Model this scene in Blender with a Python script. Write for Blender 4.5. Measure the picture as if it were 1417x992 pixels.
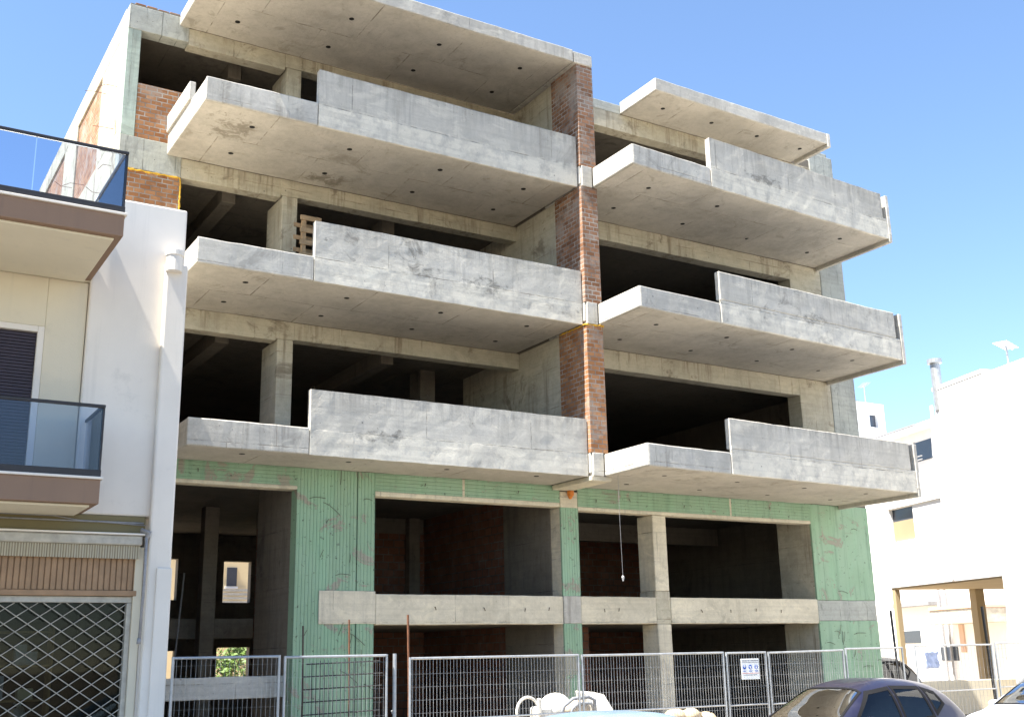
import bpy, bmesh, math, random
from mathutils import Vector, Matrix
R = math.radians
random.seed(7)
for o in list(bpy.data.objects): bpy.data.objects.remove(o)
scene = bpy.context.scene
COL = scene.collection
EYE = 1.95                                    # camera height; all z below are given relative to the eye, then lifted

# ------------------------------------------------------------------ camera
cam = bpy.data.objects.new('camera', bpy.data.cameras.new('camera'))
COL.objects.link(cam); scene.camera = cam
cam.data.sensor_width = 36; cam.data.lens = 39.28
cam.data.clip_start = 0.1; cam.data.clip_end = 3000
yaw, pit, rol = .551647, .260770, -.0208265
f = Vector((math.sin(yaw)*math.cos(pit), math.cos(yaw)*math.cos(pit), math.sin(pit)))
r0 = Vector((math.cos(yaw), -math.sin(yaw), 0)); u0 = r0.cross(f)
rr = r0*math.cos(rol)+u0*math.sin(rol); uu = -r0*math.sin(rol)+u0*math.cos(rol)
m = Matrix.Identity(4)
for i in range(3):
    m[i][0], m[i][1], m[i][2] = rr[i], uu[i], -f[i]
m.translation = Vector((0, -20, EYE))
cam.matrix_world = m

# ------------------------------------------------------------------ light
SUN_EL, SUN_AZ = R(63), R(4)                  # azimuth: from -X, turned a little to the street side
sdir = Vector((-math.cos(SUN_EL)*math.cos(SUN_AZ), -math.cos(SUN_EL)*math.sin(SUN_AZ), math.sin(SUN_EL)))
w = bpy.data.worlds.new('World'); scene.world = w; w.use_nodes = True
nt = w.node_tree; bg = nt.nodes['Background']
sky = nt.nodes.new('ShaderNodeTexSky'); sky.sky_type = 'NISHITA'; sky.sun_disc = False
sky.sun_elevation = SUN_EL; sky.sun_rotation = math.atan2(sdir.x, sdir.y)
sky.air_density = 1.0; sky.dust_density = 0.0; sky.ozone_density = 4.0; sky.altitude = 50
nt.links.new(sky.outputs[0], bg.inputs[0]); bg.inputs[1].default_value = 0.075
sl = bpy.data.lights.new('sun', 'SUN'); sl.energy = 5.0; sl.angle = R(.53); sl.color = (1, .95, .86)
so = bpy.data.objects.new('sun', sl); COL.objects.link(so)
so.rotation_euler = (-sdir).to_track_quat('-Z', 'Y').to_euler(); so.location = (-20, -5, 40)
scene.view_settings.view_transform = 'Standard'; scene.view_settings.look = 'None'
scene.view_settings.exposure = 2.0; scene.view_settings.gamma = 1
scene.render.engine = 'CYCLES'
scene.cycles.max_bounces = 8; scene.cycles.diffuse_bounces = 5; scene.cycles.transparent_max_bounces = 16

# ------------------------------------------------------------------ materials
class N:
    def __init__(s, name, rough=.9, col=(.5, .5, .5), spec=.3, metal=0):
        s.m = bpy.data.materials.new(name); s.m.use_nodes = True
        s.t = s.m.node_tree; s.b = s.t.nodes['Principled BSDF']
        s.b.inputs['Roughness'].default_value = rough; s.b.inputs['Metallic'].default_value = metal
        s.b.inputs['Base Color'].default_value = (*col, 1)
        s.b.inputs['Specular IOR Level'].default_value = spec
        s._tc = None
    def n(s, t, **k):
        x = s.t.nodes.new('ShaderNode'+t)
        for a, v in k.items():
            if hasattr(x, a): setattr(x, a, v)
        return x
    def l(s, a, b): s.t.links.new(a, b)
    def co(s, which='Object', scale=(1, 1, 1), loc=(0, 0, 0)):
        if not s._tc: s._tc = s.n('TexCoord')
        mp = s.n('Mapping'); mp.inputs['Scale'].default_value = scale; mp.inputs['Location'].default_value = loc
        s.l(s._tc.outputs[which], mp.inputs[0]); return mp.outputs[0]
    def noise(s, scale, detail=4, rough=.55, co=None, dist=0):
        x = s.n('TexNoise'); x.inputs['Scale'].default_value = scale; x.inputs['Detail'].default_value = detail
        x.inputs['Roughness'].default_value = rough; x.inputs['Distortion'].default_value = dist
        s.l(co if co is not None else s.co(), x.inputs['Vector']); return x.outputs['Fac']
    def ramp(s, fac, p0, p1, c0=(0, 0, 0), c1=(1, 1, 1)):
        x = s.n('ValToRGB'); e = x.color_ramp.elements
        e[0].position = p0; e[1].position = p1; e[0].color = (*c0, 1); e[1].color = (*c1, 1)
        s.l(fac, x.inputs[0]); return x.outputs[0]
    def mix(s, fac, a, b, mode='MIX'):
        x = s.n('MixRGB'); x.blend_type = mode
        for i, v in enumerate((fac, a, b)):
            if hasattr(v, 'node'): s.l(v, x.inputs[i])
            elif i == 0: x.inputs[0].default_value = v
            else: x.inputs[i].default_value = (*v, 1)
        return x.outputs[0]
    def math(s, op, a, b=0.5):
        x = s.n('Math'); x.operation = op
        for i, v in enumerate((a, b)):
            if hasattr(v, 'node'): s.l(v, x.inputs[i])
            else: x.inputs[i].default_value = v
        return x.outputs[0]
    def bump(s, h, strength=.3, dist=.01, prev=None):
        x = s.n('Bump'); x.inputs['Strength'].default_value = strength; x.inputs['Distance'].default_value = dist
        s.l(h, x.inputs['Height'])
        if prev is not None: s.l(prev, x.inputs['Normal'])
        s.l(x.outputs[0], s.b.inputs['Normal']); return x.outputs[0]
    def color(s, c): s.l(c, s.b.inputs['Base Color'])

def brickfac(n, co, w, h, mort, off=.5, smooth=.1):
    x = n.n('TexBrick'); x.offset = off; x.inputs['Scale'].default_value = 1
    x.inputs['Brick Width'].default_value = w; x.inputs['Row Height'].default_value = h
    x.inputs['Mortar Size'].default_value = mort; x.inputs['Mortar Smooth'].default_value = smooth
    x.inputs['Color1'].default_value = (0, 0, 0, 1); x.inputs['Color2'].default_value = (1, 1, 1, 1); x.inputs['Mortar'].default_value = (.5, .5, .5, 1)
    n.l(co, x.inputs['Vector']); return x

def concrete(name, base, panel=(2.1, .52), lines=.5, stain=.5, lime=.3, streak=.4, dark=(.13, .12, .105), seed=0, pits=.6, uvoff=(0, 0), var=1.0, seam=None, spots=()):
    n = N(name, .88, base, .25)
    lo = (seed*3.7, seed*1.3, seed*2.1)
    c = n.co(loc=lo)
    big = n.noise(.7, 7, .62, c); med = n.noise(3.2, 9, .68, c, .6); fine = n.noise(30, 7, .75, c); grit = n.noise(11, 8, .75, c)
    b = Vector(base)
    col = n.mix(n.ramp(big, .36, .64), tuple(b*(1-.22*var)), tuple(b*(1+.10*var)))
    col = n.mix(n.math('MULTIPLY', n.ramp(med, .40, .62), .55*var), col, tuple(b*Vector((1.18, 1.18, 1.20))))
    col = n.mix(n.math('MULTIPLY', n.ramp(grit, .50, .66), .38*var), col, tuple(b*.62))
    # runs of dirt down the face
    st = n.noise(1.0, 7, .72, n.co(scale=(6.5, 6.5, .34), loc=lo))
    msk = n.math('MULTIPLY', n.ramp(st, .50, .64), n.ramp(n.noise(.8, 3, .5, n.co(loc=(seed, 8, 2))), .42, .58))
    col = n.mix(n.math('MULTIPLY', msk, streak), col, tuple(Vector(dark)*1.3))
    # blotches
    bl = n.noise(1.1, 10, .74, n.co(loc=(4+seed, 2, 7)), .9)
    col = n.mix(n.math('MULTIPLY', n.ramp(bl, .575, .64), stain), col, dark)
    if seam is not None:                       # weather runs starting at the coping
        s3 = n.n('SeparateXYZ'); n.l(n.co('UV'), s3.inputs[0])
        tp = n.ramp(n.math('MULTIPLY', n.math('SUBTRACT', s3.outputs[1], seam+.28), 2.2), 0, 1)
        col = n.mix(n.math('MULTIPLY', n.math('MULTIPLY', tp, n.ramp(n.noise(1, 6, .7, n.co(scale=(9, 9, .5), loc=(seed, 2, 2))), .42, .62)), .55), col, tuple(Vector(dark)*1.6))
    for (su, sv, ru, rv) in spots:             # soot marks where something leaked or burned
        sp = n.n('SeparateXYZ'); n.l(n.co('UV'), sp.inputs[0])
        dx = n.math('DIVIDE', n.math('SUBTRACT', sp.outputs[0], su), ru); dy = n.math('DIVIDE', n.math('SUBTRACT', sp.outputs[1], sv), rv)
        dd = n.math('SUBTRACT', 1.0, n.math('ADD', n.math('MULTIPLY', dx, dx), n.math('MULTIPLY', dy, dy)))
        nn = n.math('ADD', n.math('MULTIPLY', dd, .22), n.noise(5.5, 9, .72, n.co(loc=(seed, 3, 9), scale=(.8, .8, 1.3)), .6))
        col = n.mix(n.math('MULTIPLY', n.ramp(nn, .62, .74), n.math('MULTIPLY', n.math('GREATER_THAN', dd, 0), .7)), col, tuple(Vector(dark)*.8))
    # lime bloom
    lm = n.noise(1.6, 9, .72, n.co(scale=(.7, .7, 1.4), loc=(9, 1+seed, 3)), .8)
    lmf = n.math('MULTIPLY', n.ramp(lm, .535, .60), lime)
    if seam is not None:                       # the pour below the day joint is paler and rougher
        sx = n.n('SeparateXYZ'); n.l(n.co('UV'), sx.inputs[0])
        ed = n.math('ADD', sx.outputs[1], n.math('MULTIPLY', n.math('SUBTRACT', n.noise(2.2, 8, .7, n.co(loc=(seed, 4, 4))), .5), .34))
        below = n.ramp(n.math('MULTIPLY', n.math('SUBTRACT', seam+.05, ed), 14.0), .0, 1.0)
        lmf = n.math('MAXIMUM', lmf, n.math('MULTIPLY', below, n.math('MULTIPLY', n.ramp(n.noise(2.8, 9, .7, n.co(loc=(2, seed, 6))), .38, .54), .85)))
    col = n.mix(lmf, col, tuple(b*Vector((1.42, 1.40, 1.34))))
    hb = n.noise(1, 4, .6, n.co(scale=(.35, .35, 13), loc=(seed, 1, 1)))       # faint board marks
    col = n.mix(n.math('MULTIPLY', n.ramp(hb, .50, .60), .20), col, tuple(b*.55))
    # shuttering joints, ragged
    wv = n.n('MixRGB'); wv.blend_type = 'ADD'; wv.inputs[0].default_value = .012
    nz = n.n('TexNoise'); nz.inputs['Scale'].default_value = 9; nz.inputs['Detail'].default_value = 6; n.l(n.co(), nz.inputs['Vector'])
    n.l(n.co('UV', loc=(seed*.63+uvoff[0], uvoff[1], 0)), wv.inputs[1]); n.l(nz.outputs['Color'], wv.inputs[2])
    bf = brickfac(n, wv.outputs[0], panel[0], panel[1], .015, .37, .8)
    wob = n.ramp(n.noise(2.4, 8, .68, n.co(loc=(1, 5, seed))), .44, .60)
    ln = n.math('MULTIPLY', n.math('MULTIPLY', bf.outputs['Fac'], wob), lines)
    if seam is not None:
        sx2 = n.n('SeparateXYZ'); n.l(n.co('UV'), sx2.inputs[0])
        ln = n.math('MULTIPLY', ln, n.ramp(n.math('MULTIPLY', n.math('SUBTRACT', sx2.outputs[1], seam-.05), 20.0), 0, .6, (.12, .12, .12), (1, 1, 1)))
    col = n.mix(ln, col, tuple(Vector(dark)*1.15))
    pv = n.math('MULTIPLY', n.math('SUBTRACT', bf.outputs['Color'], .5), .16)
    col = n.mix(n.math('ADD', pv, .08), col, tuple(b*.5))
    # blow holes and knocks
    pit = None
    for sc, rad, th in ((6.5, .06, .46), (2.1, .035, .40)):
        vo = n.n('TexVoronoi'); vo.inputs['Scale'].default_value = sc; n.l(n.co(loc=lo), vo.inputs['Vector'])
        q = n.math('MULTIPLY', n.math('LESS_THAN', vo.outputs['Distance'], rad), n.math('GREATER_THAN', n.noise(1.3, 3, .5, n.co(loc=(3, seed, sc))), th))
        pit = q if pit is None else n.math('MAXIMUM', pit, q)
    col = n.mix(n.math('MULTIPLY', pit, pits), col, (.06, .055, .05))
    col = n.mix(n.math('MULTIPLY', n.ramp(fine, .35, .70), .25), col, tuple(b*.66))
    n.color(col)
    h = n.math('ADD', n.math('MULTIPLY', fine, .5), n.math('MULTIPLY', med, 1.4))
    h = n.math('SUBTRACT', h, n.math('MULTIPLY', ln, 1.4)); h = n.math('SUBTRACT', h, n.math('MULTIPLY', pit, 1.2))
    h = n.math('ADD', h, n.math('MULTIPLY', n.math('SUBTRACT', bf.outputs['Color'], .5), .5))
    n.bump(h, .7, .014)
    return n.m

def bricks(name, c1, c2, w=.215, h=.098, mort=.011, lime=.45, grime=.4, ml=1.0):
    n = N(name, .9, c1, .2)
    co = n.co('UV'); bf = brickfac(n, co, w, h, mort, .5, .25)
    big = n.noise(1.6, 6, .65); fine = n.noise(30, 5, .7); med = n.noise(6, 6, .6)
    rnd = n.n('RGBToBW'); n.l(bf.outputs['Color'], rnd.inputs[0])
    col = n.mix(rnd.outputs[0], c1, c2)
    col = n.mix(n.math('MULTIPLY', n.ramp(med, .4, .7), .35), col, tuple(Vector(c1)*.6))
    mor = n.mix(n.ramp(n.noise(2.6, 4), .4, .62), tuple(Vector((.20, .17, .145))*ml), tuple(Vector((.42, .39, .35))*ml))
    col = n.mix(bf.outputs['Fac'], col, mor)
    col = n.mix(n.math('MULTIPLY', n.ramp(big, .50, .60), lime), col, (.36, .33, .29))
    col = n.mix(n.math('MULTIPLY', n.ramp(n.noise(2.2, 7, .7, n.co(loc=(5, 5, 5))), .56, .7), grime), col, (.07, .055, .05))
    n.color(col)
    hh = n.math('ADD', n.math('MULTIPLY', bf.outputs['Fac'], -1.0), n.math('MULTIPLY', fine, .35))
    n.bump(hh, .8, .012)
    return n.m

def green(name, ribbed=True):
    n = N(name, .8, (.16, .36, .2), .25)
    big = n.noise(.9, 6, .65); fine = n.noise(26, 5, .7)
    col = n.mix(n.ramp(big, .35, .65), (.245, .365, .245), (.29, .415, .295))
    st = n.noise(1, 6, .7, n.co(scale=(7, 7, .35)))
    col = n.mix(n.math('MULTIPLY', n.ramp(st, .50, .72), .5 if ribbed else .75), col, (.11, .19, .135))
    col = n.mix(n.math('MULTIPLY', n.ramp(n.noise(1.3, 4, .6, n.co(scale=(2, 2, .4), loc=(2, 8, 1))), .5, .64), .35), col, (.27, .46, .30))
    # torn lining: bare concrete shows
    tear = n.noise(1.05, 9, .72, n.co(loc=(1.7, 0, 3.1)), 1.1)
    col = n.mix(n.ramp(tear, .575, .60), col, (.31, .30, .24))
    sp = n.noise(9, 6, .75, n.co(loc=(7, 2, 2)))
    col = n.mix(n.math('MULTIPLY', n.ramp(sp, .60, .64), .8), col, (.06, .06, .05))
    n.color(col)
    h = n.math('ADD', n.math('MULTIPLY', fine, .4), n.math('MULTIPLY', n.ramp(tear, .575, .60), 1.5))
    n.bump(h, .5, .012)
    return n.m

def plaster(name, col, stain=.15, rough=.9, streak=.15, dirt=(.30, .29, .27)):
    n = N(name, rough, col, .2)
    b = Vector(col); big = n.noise(.8, 5, .6); fine = n.noise(60, 4, .6)
    c = n.mix(n.ramp(big, .35, .7), tuple(b*.94), tuple(b*1.03))
    st = n.noise(1, 5, .65, n.co(scale=(6, 6, .3)))
    c = n.mix(n.math('MULTIPLY', n.ramp(st, .55, .8), streak), c, dirt)
    c = n.mix(n.math('MULTIPLY', n.ramp(n.noise(2.1, 8, .7, n.co(loc=(2, 9, 4))), .6, .72), stain), c, dirt)
    n.color(c); n.bump(n.math('ADD', fine, n.math('MULTIPLY', big, 2)), .25, .006)
    return n.m

def simple(name, col, rough=.6, metal=0, var=.25, spec=.4, scale=12, bump=.1):
    n = N(name, rough, col, spec, metal)
    b = Vector(col); x = n.noise(scale, 5, .6)
    n.color(n.mix(n.ramp(x, .3, .7), tuple(b*(1-var)), tuple(b*(1+var*.5))))
    if bump: n.bump(x, bump, .004)
    return n.m

def glass(name, tint, alpha, rough=.02, ior=1.5):
    # tinted see-through pane: part of the light goes straight through, part mirrors
    m_ = bpy.data.materials.new(name); m_.use_nodes = True; t = m_.node_tree
    t.nodes.clear(); o = t.nodes.new('ShaderNodeOutputMaterial')
    tr = t.nodes.new('ShaderNodeBsdfTransparent'); tr.inputs[0].default_value = (*tint, 1)
    gl = t.nodes.new('ShaderNodeBsdfGlossy'); gl.inputs['Roughness'].default_value = rough
    fr = t.nodes.new('ShaderNodeFresnel'); fr.inputs[0].default_value = ior
    nz = t.nodes.new('ShaderNodeTexNoise'); nz.inputs['Scale'].default_value = 3
    rp = t.nodes.new('ShaderNodeMath'); rp.operation = 'MULTIPLY_ADD'; rp.inputs[1].default_value = alpha*.3; rp.inputs[2].default_value = alpha
    mx = t.nodes.new('ShaderNodeMath'); mx.operation = 'ADD'; mx.use_clamp = True
    t.links.new(nz.outputs[0], rp.inputs[0]); t.links.new(rp.outputs[0], mx.inputs[0]); t.links.new(fr.outputs[0], mx.inputs[1])
    ms = t.nodes.new('ShaderNodeMixShader')
    t.links.new(mx.outputs[0], ms.inputs[0]); t.links.new(tr.outputs[0], ms.inputs[1]); t.links.new(gl.outputs[0], ms.inputs[2])
    t.links.new(ms.outputs[0], o.inputs[0]); return m_

M = {}
M['conc'] = concrete('concrete_fascia', (.53, .505, .45), (2.4, .8), .6, .35, .5, .5, seed=1)
PZ = {'3': 3.55, '4': 6.80, '5': 9.95}
for k, v in PZ.items():                        # one day joint per parapet, at the top of its slab
    for side_, sd_, stn in (('l', 2.0, .30), ('r', 4.0, .30)):
        M['par'+side_+k] = concrete('concrete_parapet', (.56, .53, .465), (2.35, .735), .75, .75 if (k == '4') else stn, .35, .35, seed=sd_+float(k)*1.3, var=.62, uvoff=(0, .735*8-(v+EYE+.46)), seam=v+EYE+.46, spots={'l4': [(9.45, 7.36+EYE, .5, .22), (10.85, 7.22+EYE, .9, .28), (12.2, 7.05+EYE, .6, .16)], 'r4': [(18.9, 7.35+EYE, .6, .2)], 'l3': [(8.6, 4.0+EYE, .7, .2)], 'r5': [(17.6, 10.5+EYE, .9, .2)]}.get(side_+k, ()))
M['soffit'] = concrete('concrete_soffit', (.51, .475, .41), (2.08, 1.7), 1.0, .42, .15, .15, dark=(.17, .145, .10), seed=3, pits=.3)
M['soffit5'] = concrete('concrete_soffit_patched', (.51, .475, .41), (2.08, 1.7), 1.0, .42, .15, .15, dark=(.20, .165, .11), seed=3, pits=.3, spots=[(5.75, -.55, .65, .75), (8.3, .9, .9, .4)])
M['frame'] = concrete('concrete_frame', (.49, .45, .35), (1.9, .9), .7, .75, .3, .85, dark=(.16, .125, .085), seed=4)
M['mezz'] = concrete('concrete_mezzanine', (.64, .58, .45), (2.6, .66), .5, .3, .3, .35, seed=6)
M['pier'] = concrete('concrete_pier', (.40, .41, .37), (.32, 3.2), .8, .45, .35, .8, dark=(.12, .13, .12), seed=7)
M['palegreen'] = concrete('pale_green_concrete', (.40, .47, .41), (.4, 3.2), .5, .35, .3, .4, seed=9)
M['inner'] = concrete('concrete_inside_shaded', (.20, .175, .14), (2.2, 1.1), .6, .5, .1, .4, dark=(.05, .045, .04), seed=8)  # darker copy of the concrete, shade of the rooms put into its colour
M['brick'] = bricks('red_brick', (.27, .115, .048), (.42, .215, .105))
M['brick_dk'] = bricks('grimy_brick', (.19, .088, .045), (.37, .20, .12), lime=.5, grime=.55)
M['brick_in'] = bricks('inner_brick_shaded', (.16, .07, .045), (.21, .095, .06), .3, .19, .014, .1, .3, .4)  # brick and mortar darkened too, indoor shade painted into the colour
M['green'] = green('green_ribbed_lining'); M['green_fl'] = green('green_flat_lining', False)
M['foam'] = simple('yellow_foam', (.62, .36, .04), .9, var=.4, scale=20, bump=.6)
M['dark'] = simple('dark_hole', (.012, .011, .01), .9, bump=0)
M['wire'] = simple('rusty_wire', (.07, .05, .04), .8, scale=30)
M['rust'] = simple('rusty_bar', (.17, .07, .035), .85, scale=30, var=.5)
M['zinc'] = simple('galvanised_steel', (.40, .41, .42), .45, .55, .2, scale=9)
M['zincwire'] = simple('galvanised_wire', (.46, .46, .46), .5, .3, .15)
M['blackmesh'] = simple('dark_mesh_steel', (.03, .03, .03), .7)
M['orange'] = simple('orange_plastic', (.55, .17, .02), .5)
M['white'] = plaster('white_plaster', (.75, .70, .63), .22, .9, .22)
M['cream'] = plaster('cream_plaster', (.66, .60, .47), .15, .9, .2)
M['taupe'] = plaster('taupe_paint', (.25, .165, .115), .25, .7, .3, (.15, .11, .09))
M['charcoal'] = simple('charcoal_metal', (.035, .033, .035), .45, .2, .15)
M['shutter'] = simple('dark_shutter', (.035, .025, .04), .5, 0, .2)
M['brownslat'] = simple('brown_slat', (.33, .205, .115), .6, 0, .2, scale=5)
M['olive'] = plaster('olive_band', (.20, .17, .09), .3, .8, .3, (.12, .11, .1))
M['alu'] = simple('weathered_aluminium', (.45, .42, .36), .5, .2, .3, scale=6)
M['rail'] = glass('rail_glass', (.78, .83, .90), .0)
M['shopglass'] = glass('shop_glass', (.60, .64, .60), .0, .02, 1.28)
M['carglass'] = glass('car_glass', (.48, .56, .52), .02)
M['villa'] = plaster('villa_white', (.82, .81, .80), .05, .9, .04)
M['villa_in'] = plaster('villa_sand', (.37, .29, .18), .05, .9, .1)
M['pane'] = simple('dark_window', (.05, .06, .08), .12, 0, .1, .6, bump=0)
M['greypaint'] = simple('grey_paint', (.28, .28, .29), .6)
M['yellowhouse'] = plaster('yellow_plaster', (.62, .52, .34), .06, .9, .1)
M['wood'] = simple('raw_wood', (.40, .27, .15), .8, 0, .4, scale=7)
M['machine'] = simple('white_machine_paint', (.70, .68, .62), .45, 0, .4, scale=4)
M['rubber'] = simple('black_rubber', (.02, .02, .02), .7)
M['seal'] = N('seal_rubber', .85, (.012, .012, .013), .1).m
M['tank'] = simple('dirty_cream_paint', (.50, .42, .33), .6, 0, .35, scale=6)
M['bluegrey'] = simple('pale_blue_cloth', (.45, .50, .66), .7)
M['sand'] = simple('sand_bag', (.50, .41, .27), .95, 0, .3, scale=10, bump=.5)
M['leaf'] = simple('leaf_green', (.10, .17, .03), .6, 0, .45, scale=3)
M['bark'] = simple('bark', (.12, .08, .05), .9)
M['sign_white'] = simple('sign_white', (.80, .80, .78), .5, 0, .04)
M['sign_blue'] = simple('sign_blue', (.03, .10, .42), .5, 0, .1)
M['sign_dark'] = simple('sign_ink', (.06, .06, .08), .5)
M['sign_red'] = simple('sign_red', (.50, .06, .03), .5)
M['terracotta'] = plaster('terracotta_trim', (.60, .42, .32), .1)
M['interior'] = simple('car_interior', (.03, .03, .032), .8)
M['foil'] = simple('sunshade_foil', (.72, .73, .70), .35, .3, .25, scale=14, bump=.9)
M['plastic_grey'] = simple('grey_plastic', (.22, .23, .25), .5)
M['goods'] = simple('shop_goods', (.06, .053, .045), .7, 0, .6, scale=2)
M['red_light'] = simple('red_plastic', (.5, .02, .02), .3)

def paint(name, col, metal=.35):
    n = N(name, .38, col, .5, metal)
    n.b.inputs['Coat Weight'].default_value = .4; n.b.inputs['Coat Roughness'].default_value = .04
    n.color(n.mix(n.ramp(n.noise(2.4, 6, .7), .35, .75), tuple(Vector(col)*.93), tuple(Vector(col)*1.1+Vector((.012, .01, .008)))))
    n.l(n.ramp(n.noise(8, 6), .3, .8, (.30, .3, .3), (.48, .48, .48)), n.b.inputs['Roughness'])
    return n.m
M['navy'] = paint('navy_paint', (.007, .007, .024), 0); M['silverblue'] = paint('light_blue_paint', (.25, .36, .47))
M['whitepaint'] = paint('white_car_paint', (.62, .66, .76), .1); M['blackpaint'] = paint('black_car_paint', (.02, .02, .025))

def asphalt():
    n = N('asphalt', .92, (.055, .054, .052), .2)
    a = n.noise(.5, 6); b = n.noise(60, 4, .8)
    c = n.mix(n.ramp(a, .35, .7), (.07, .068, .063), (.105, .10, .092)); c = n.mix(n.math('MULTIPLY', n.ramp(b, .45, .7), .5), c, (.12, .115, .11))
    n.color(c); n.bump(b, .5, .006); return n.m
def dirt():
    n = N('building_site_ground', .95, (.30, .23, .15), .1)
    a = n.noise(.7, 8, .65); b = n.noise(14, 6, .7)
    c = n.mix(n.ramp(a, .35, .65), (.40, .335, .25), (.50, .43, .335)); c = n.mix(n.math('MULTIPLY', n.ramp(b, .5, .7), .4), c, (.25, .2, .14))
    n.color(c); n.bump(n.math('ADD', a, b), .7, .03); return n.m
def paving():
    n = N('concrete_paving', .9, (.42, .39, .34), .2)
    bf = brickfac(n, n.co('UV'), .4, .4, .008, 0.5)
    c = n.mix(n.ramp(n.noise(1.2, 6), .35, .7), (.38, .335, .275), (.45, .405, .335)); c = n.mix(bf.outputs['Fac'], c, (.16, .15, .13))
    n.color(c); n.bump(bf.outputs['Fac'], -.5, .006); return n.m
M['asphalt'] = asphalt(); M['dirt'] = dirt(); M['paving'] = paving(); M['earth'] = simple('earth', (.16, .13, .095), .95, 0, .4, .1, .4, .3)

# ------------------------------------------------------------------ mesh helpers (z relative to the eye)
def nb(): return bmesh.new()
def V(bm, x, y, z): return bm.verts.new((x, y, z+EYE))
def hexa(bm, p):
    v = [V(bm, *q) for q in p]
    for a in ((0, 3, 2, 1), (4, 5, 6, 7), (0, 1, 5, 4), (1, 2, 6, 5), (2, 3, 7, 6), (3, 0, 4, 7)): bm.faces.new([v[i] for i in a])
def bx(bm, x0, x1, y0, y1, z0, z1):
    hexa(bm, [(x0, y0, z0), (x1, y0, z0), (x1, y1, z0), (x0, y1, z0), (x0, y0, z1), (x1, y0, z1), (x1, y1, z1), (x0, y1, z1)])
def prism(bm, pts, z0, z1):
    lo = [V(bm, x, y, z0) for x, y in pts]; hi = [V(bm, x, y, z1) for x, y in pts]; k = len(pts)
    bm.faces.new(lo[::-1]); bm.faces.new(hi)
    for i in range(k): bm.faces.new((lo[i], lo[(i+1) % k], hi[(i+1) % k], hi[i]))
def tube(bm, pts, r, n=6, cap=True):
    pts = [Vector(p) for p in pts]; rings = []
    for i, p in enumerate(pts):
        d = (pts[min(i+1, len(pts)-1)]-pts[max(i-1, 0)]).normalized()
        a = d.orthogonal().normalized()
        if rings and i:
            a = (pa - d*pa.dot(d)).normalized()
        pa = a; b = d.cross(a); q = r[i] if isinstance(r, (list, tuple)) else r
        rings.append([V(bm, *(p+a*(q*math.cos(t*2*math.pi/n))+b*(q*math.sin(t*2*math.pi/n)))) for t in range(n)])
    for A, B in zip(rings, rings[1:]):
        for t in range(n): bm.faces.new((A[t], A[(t+1) % n], B[(t+1) % n], B[t]))
    if cap: bm.faces.new(rings[0][::-1]); bm.faces.new(rings[-1])
def ell(bm, c, rx, ry, rz, seg=16, rings=9, jitter=0):
    m_ = Matrix.Translation((c[0], c[1], c[2]+EYE)) @ Matrix.Diagonal((rx, ry, rz, 1))
    r = bmesh.ops.create_uvsphere(bm, u_segments=seg, v_segments=rings, radius=1, matrix=m_)
    if jitter:
        for v in r['verts']: v.co += Vector((random.uniform(-1, 1), random.uniform(-1, 1), random.uniform(-1, 1)))*jitter
def panel(x0, x1, z0, z1, y, t, period, vertical=True, depth=.008):
    """wall sheet whose front carries real ribs"""
    bm = nb(); L = (x1-x0) if vertical else (z1-z0); k = max(2, int(round(L/period))); prof = []
    for i in range(k):
        a = i*L/k
        prof += [(a, 0), (a+.60*L/k, 0), (a+.72*L/k, depth), (a+.88*L/k, depth)]
    prof.append((L, 0)); lo = []; hi = []
    for a, d in prof:
        if vertical: lo.append(V(bm, x0+a, y+d, z0)); hi.append(V(bm, x0+a, y+d, z1))
        else: lo.append(V(bm, x0, y+d, z0+a)); hi.append(V(bm, x1, y+d, z0+a))
    for i in range(len(prof)-1):
        fc = (lo[i], lo[i+1], hi[i+1], hi[i]) if vertical else (lo[i], hi[i], hi[i+1], lo[i+1])
        bm.faces.new(fc)
    bx(bm, x0, x1, y+depth+.002, y+t, z0, z1)
    return bm
from mathutils import noise as mnoise
def roughen(bm, amp=.008, step=.13):
    """real unevenness along cast edges"""
    for ax in (0, 2):
        lo = min(v.co[ax] for v in bm.verts); hi = max(v.co[ax] for v in bm.verts)
        if hi-lo < .9: continue
        p = lo+step; d = Vector((0, 0, 0)); d[ax] = 1
        while p < hi-.05:
            c = Vector((0, 0, 0)); c[ax] = p
            bmesh.ops.bisect_plane(bm, geom=bm.verts[:]+bm.edges[:]+bm.faces[:], plane_co=c, plane_no=d, dist=.0001); p += step*random.uniform(.75, 1.25)
    for v in bm.verts:
        q = v.co*1.0; a = mnoise.noise_vector(q*4.1)*amp+mnoise.noise_vector(q*.9+Vector((5, 5, 5)))*amp*.7
        v.co += Vector((a.x*.3, a.y*.7, a.z))
ROUGH = {'parapet', 'edge_band', 'balcony', 'roof_canopy', 'mezzanine_beam', 'facade_beam', 'low_beam', 'lining_gap', 'fin_cap', 'end_pier', 'facade_column', 'street_column', 'floor_plate', 'end_wall_lining', 'end_wall_band', 'side_lip'}
def boxuv(bm):
    uv = bm.loops.layers.uv.verify(); bm.normal_update()
    for fc in bm.faces:
        n = fc.normal; a = (abs(n.x), abs(n.y), abs(n.z)); k = a.index(max(a))
        for lp in fc.loops:
            c = lp.vert.co
            lp[uv].uv = (c.y, c.z) if k == 0 else (c.x, c.z) if k == 1 else (c.x, c.y)
def wloc(o):
    v = Vector(o.location)
    while o.parent: o = o.parent; v += Vector(o.location)
    return v
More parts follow.
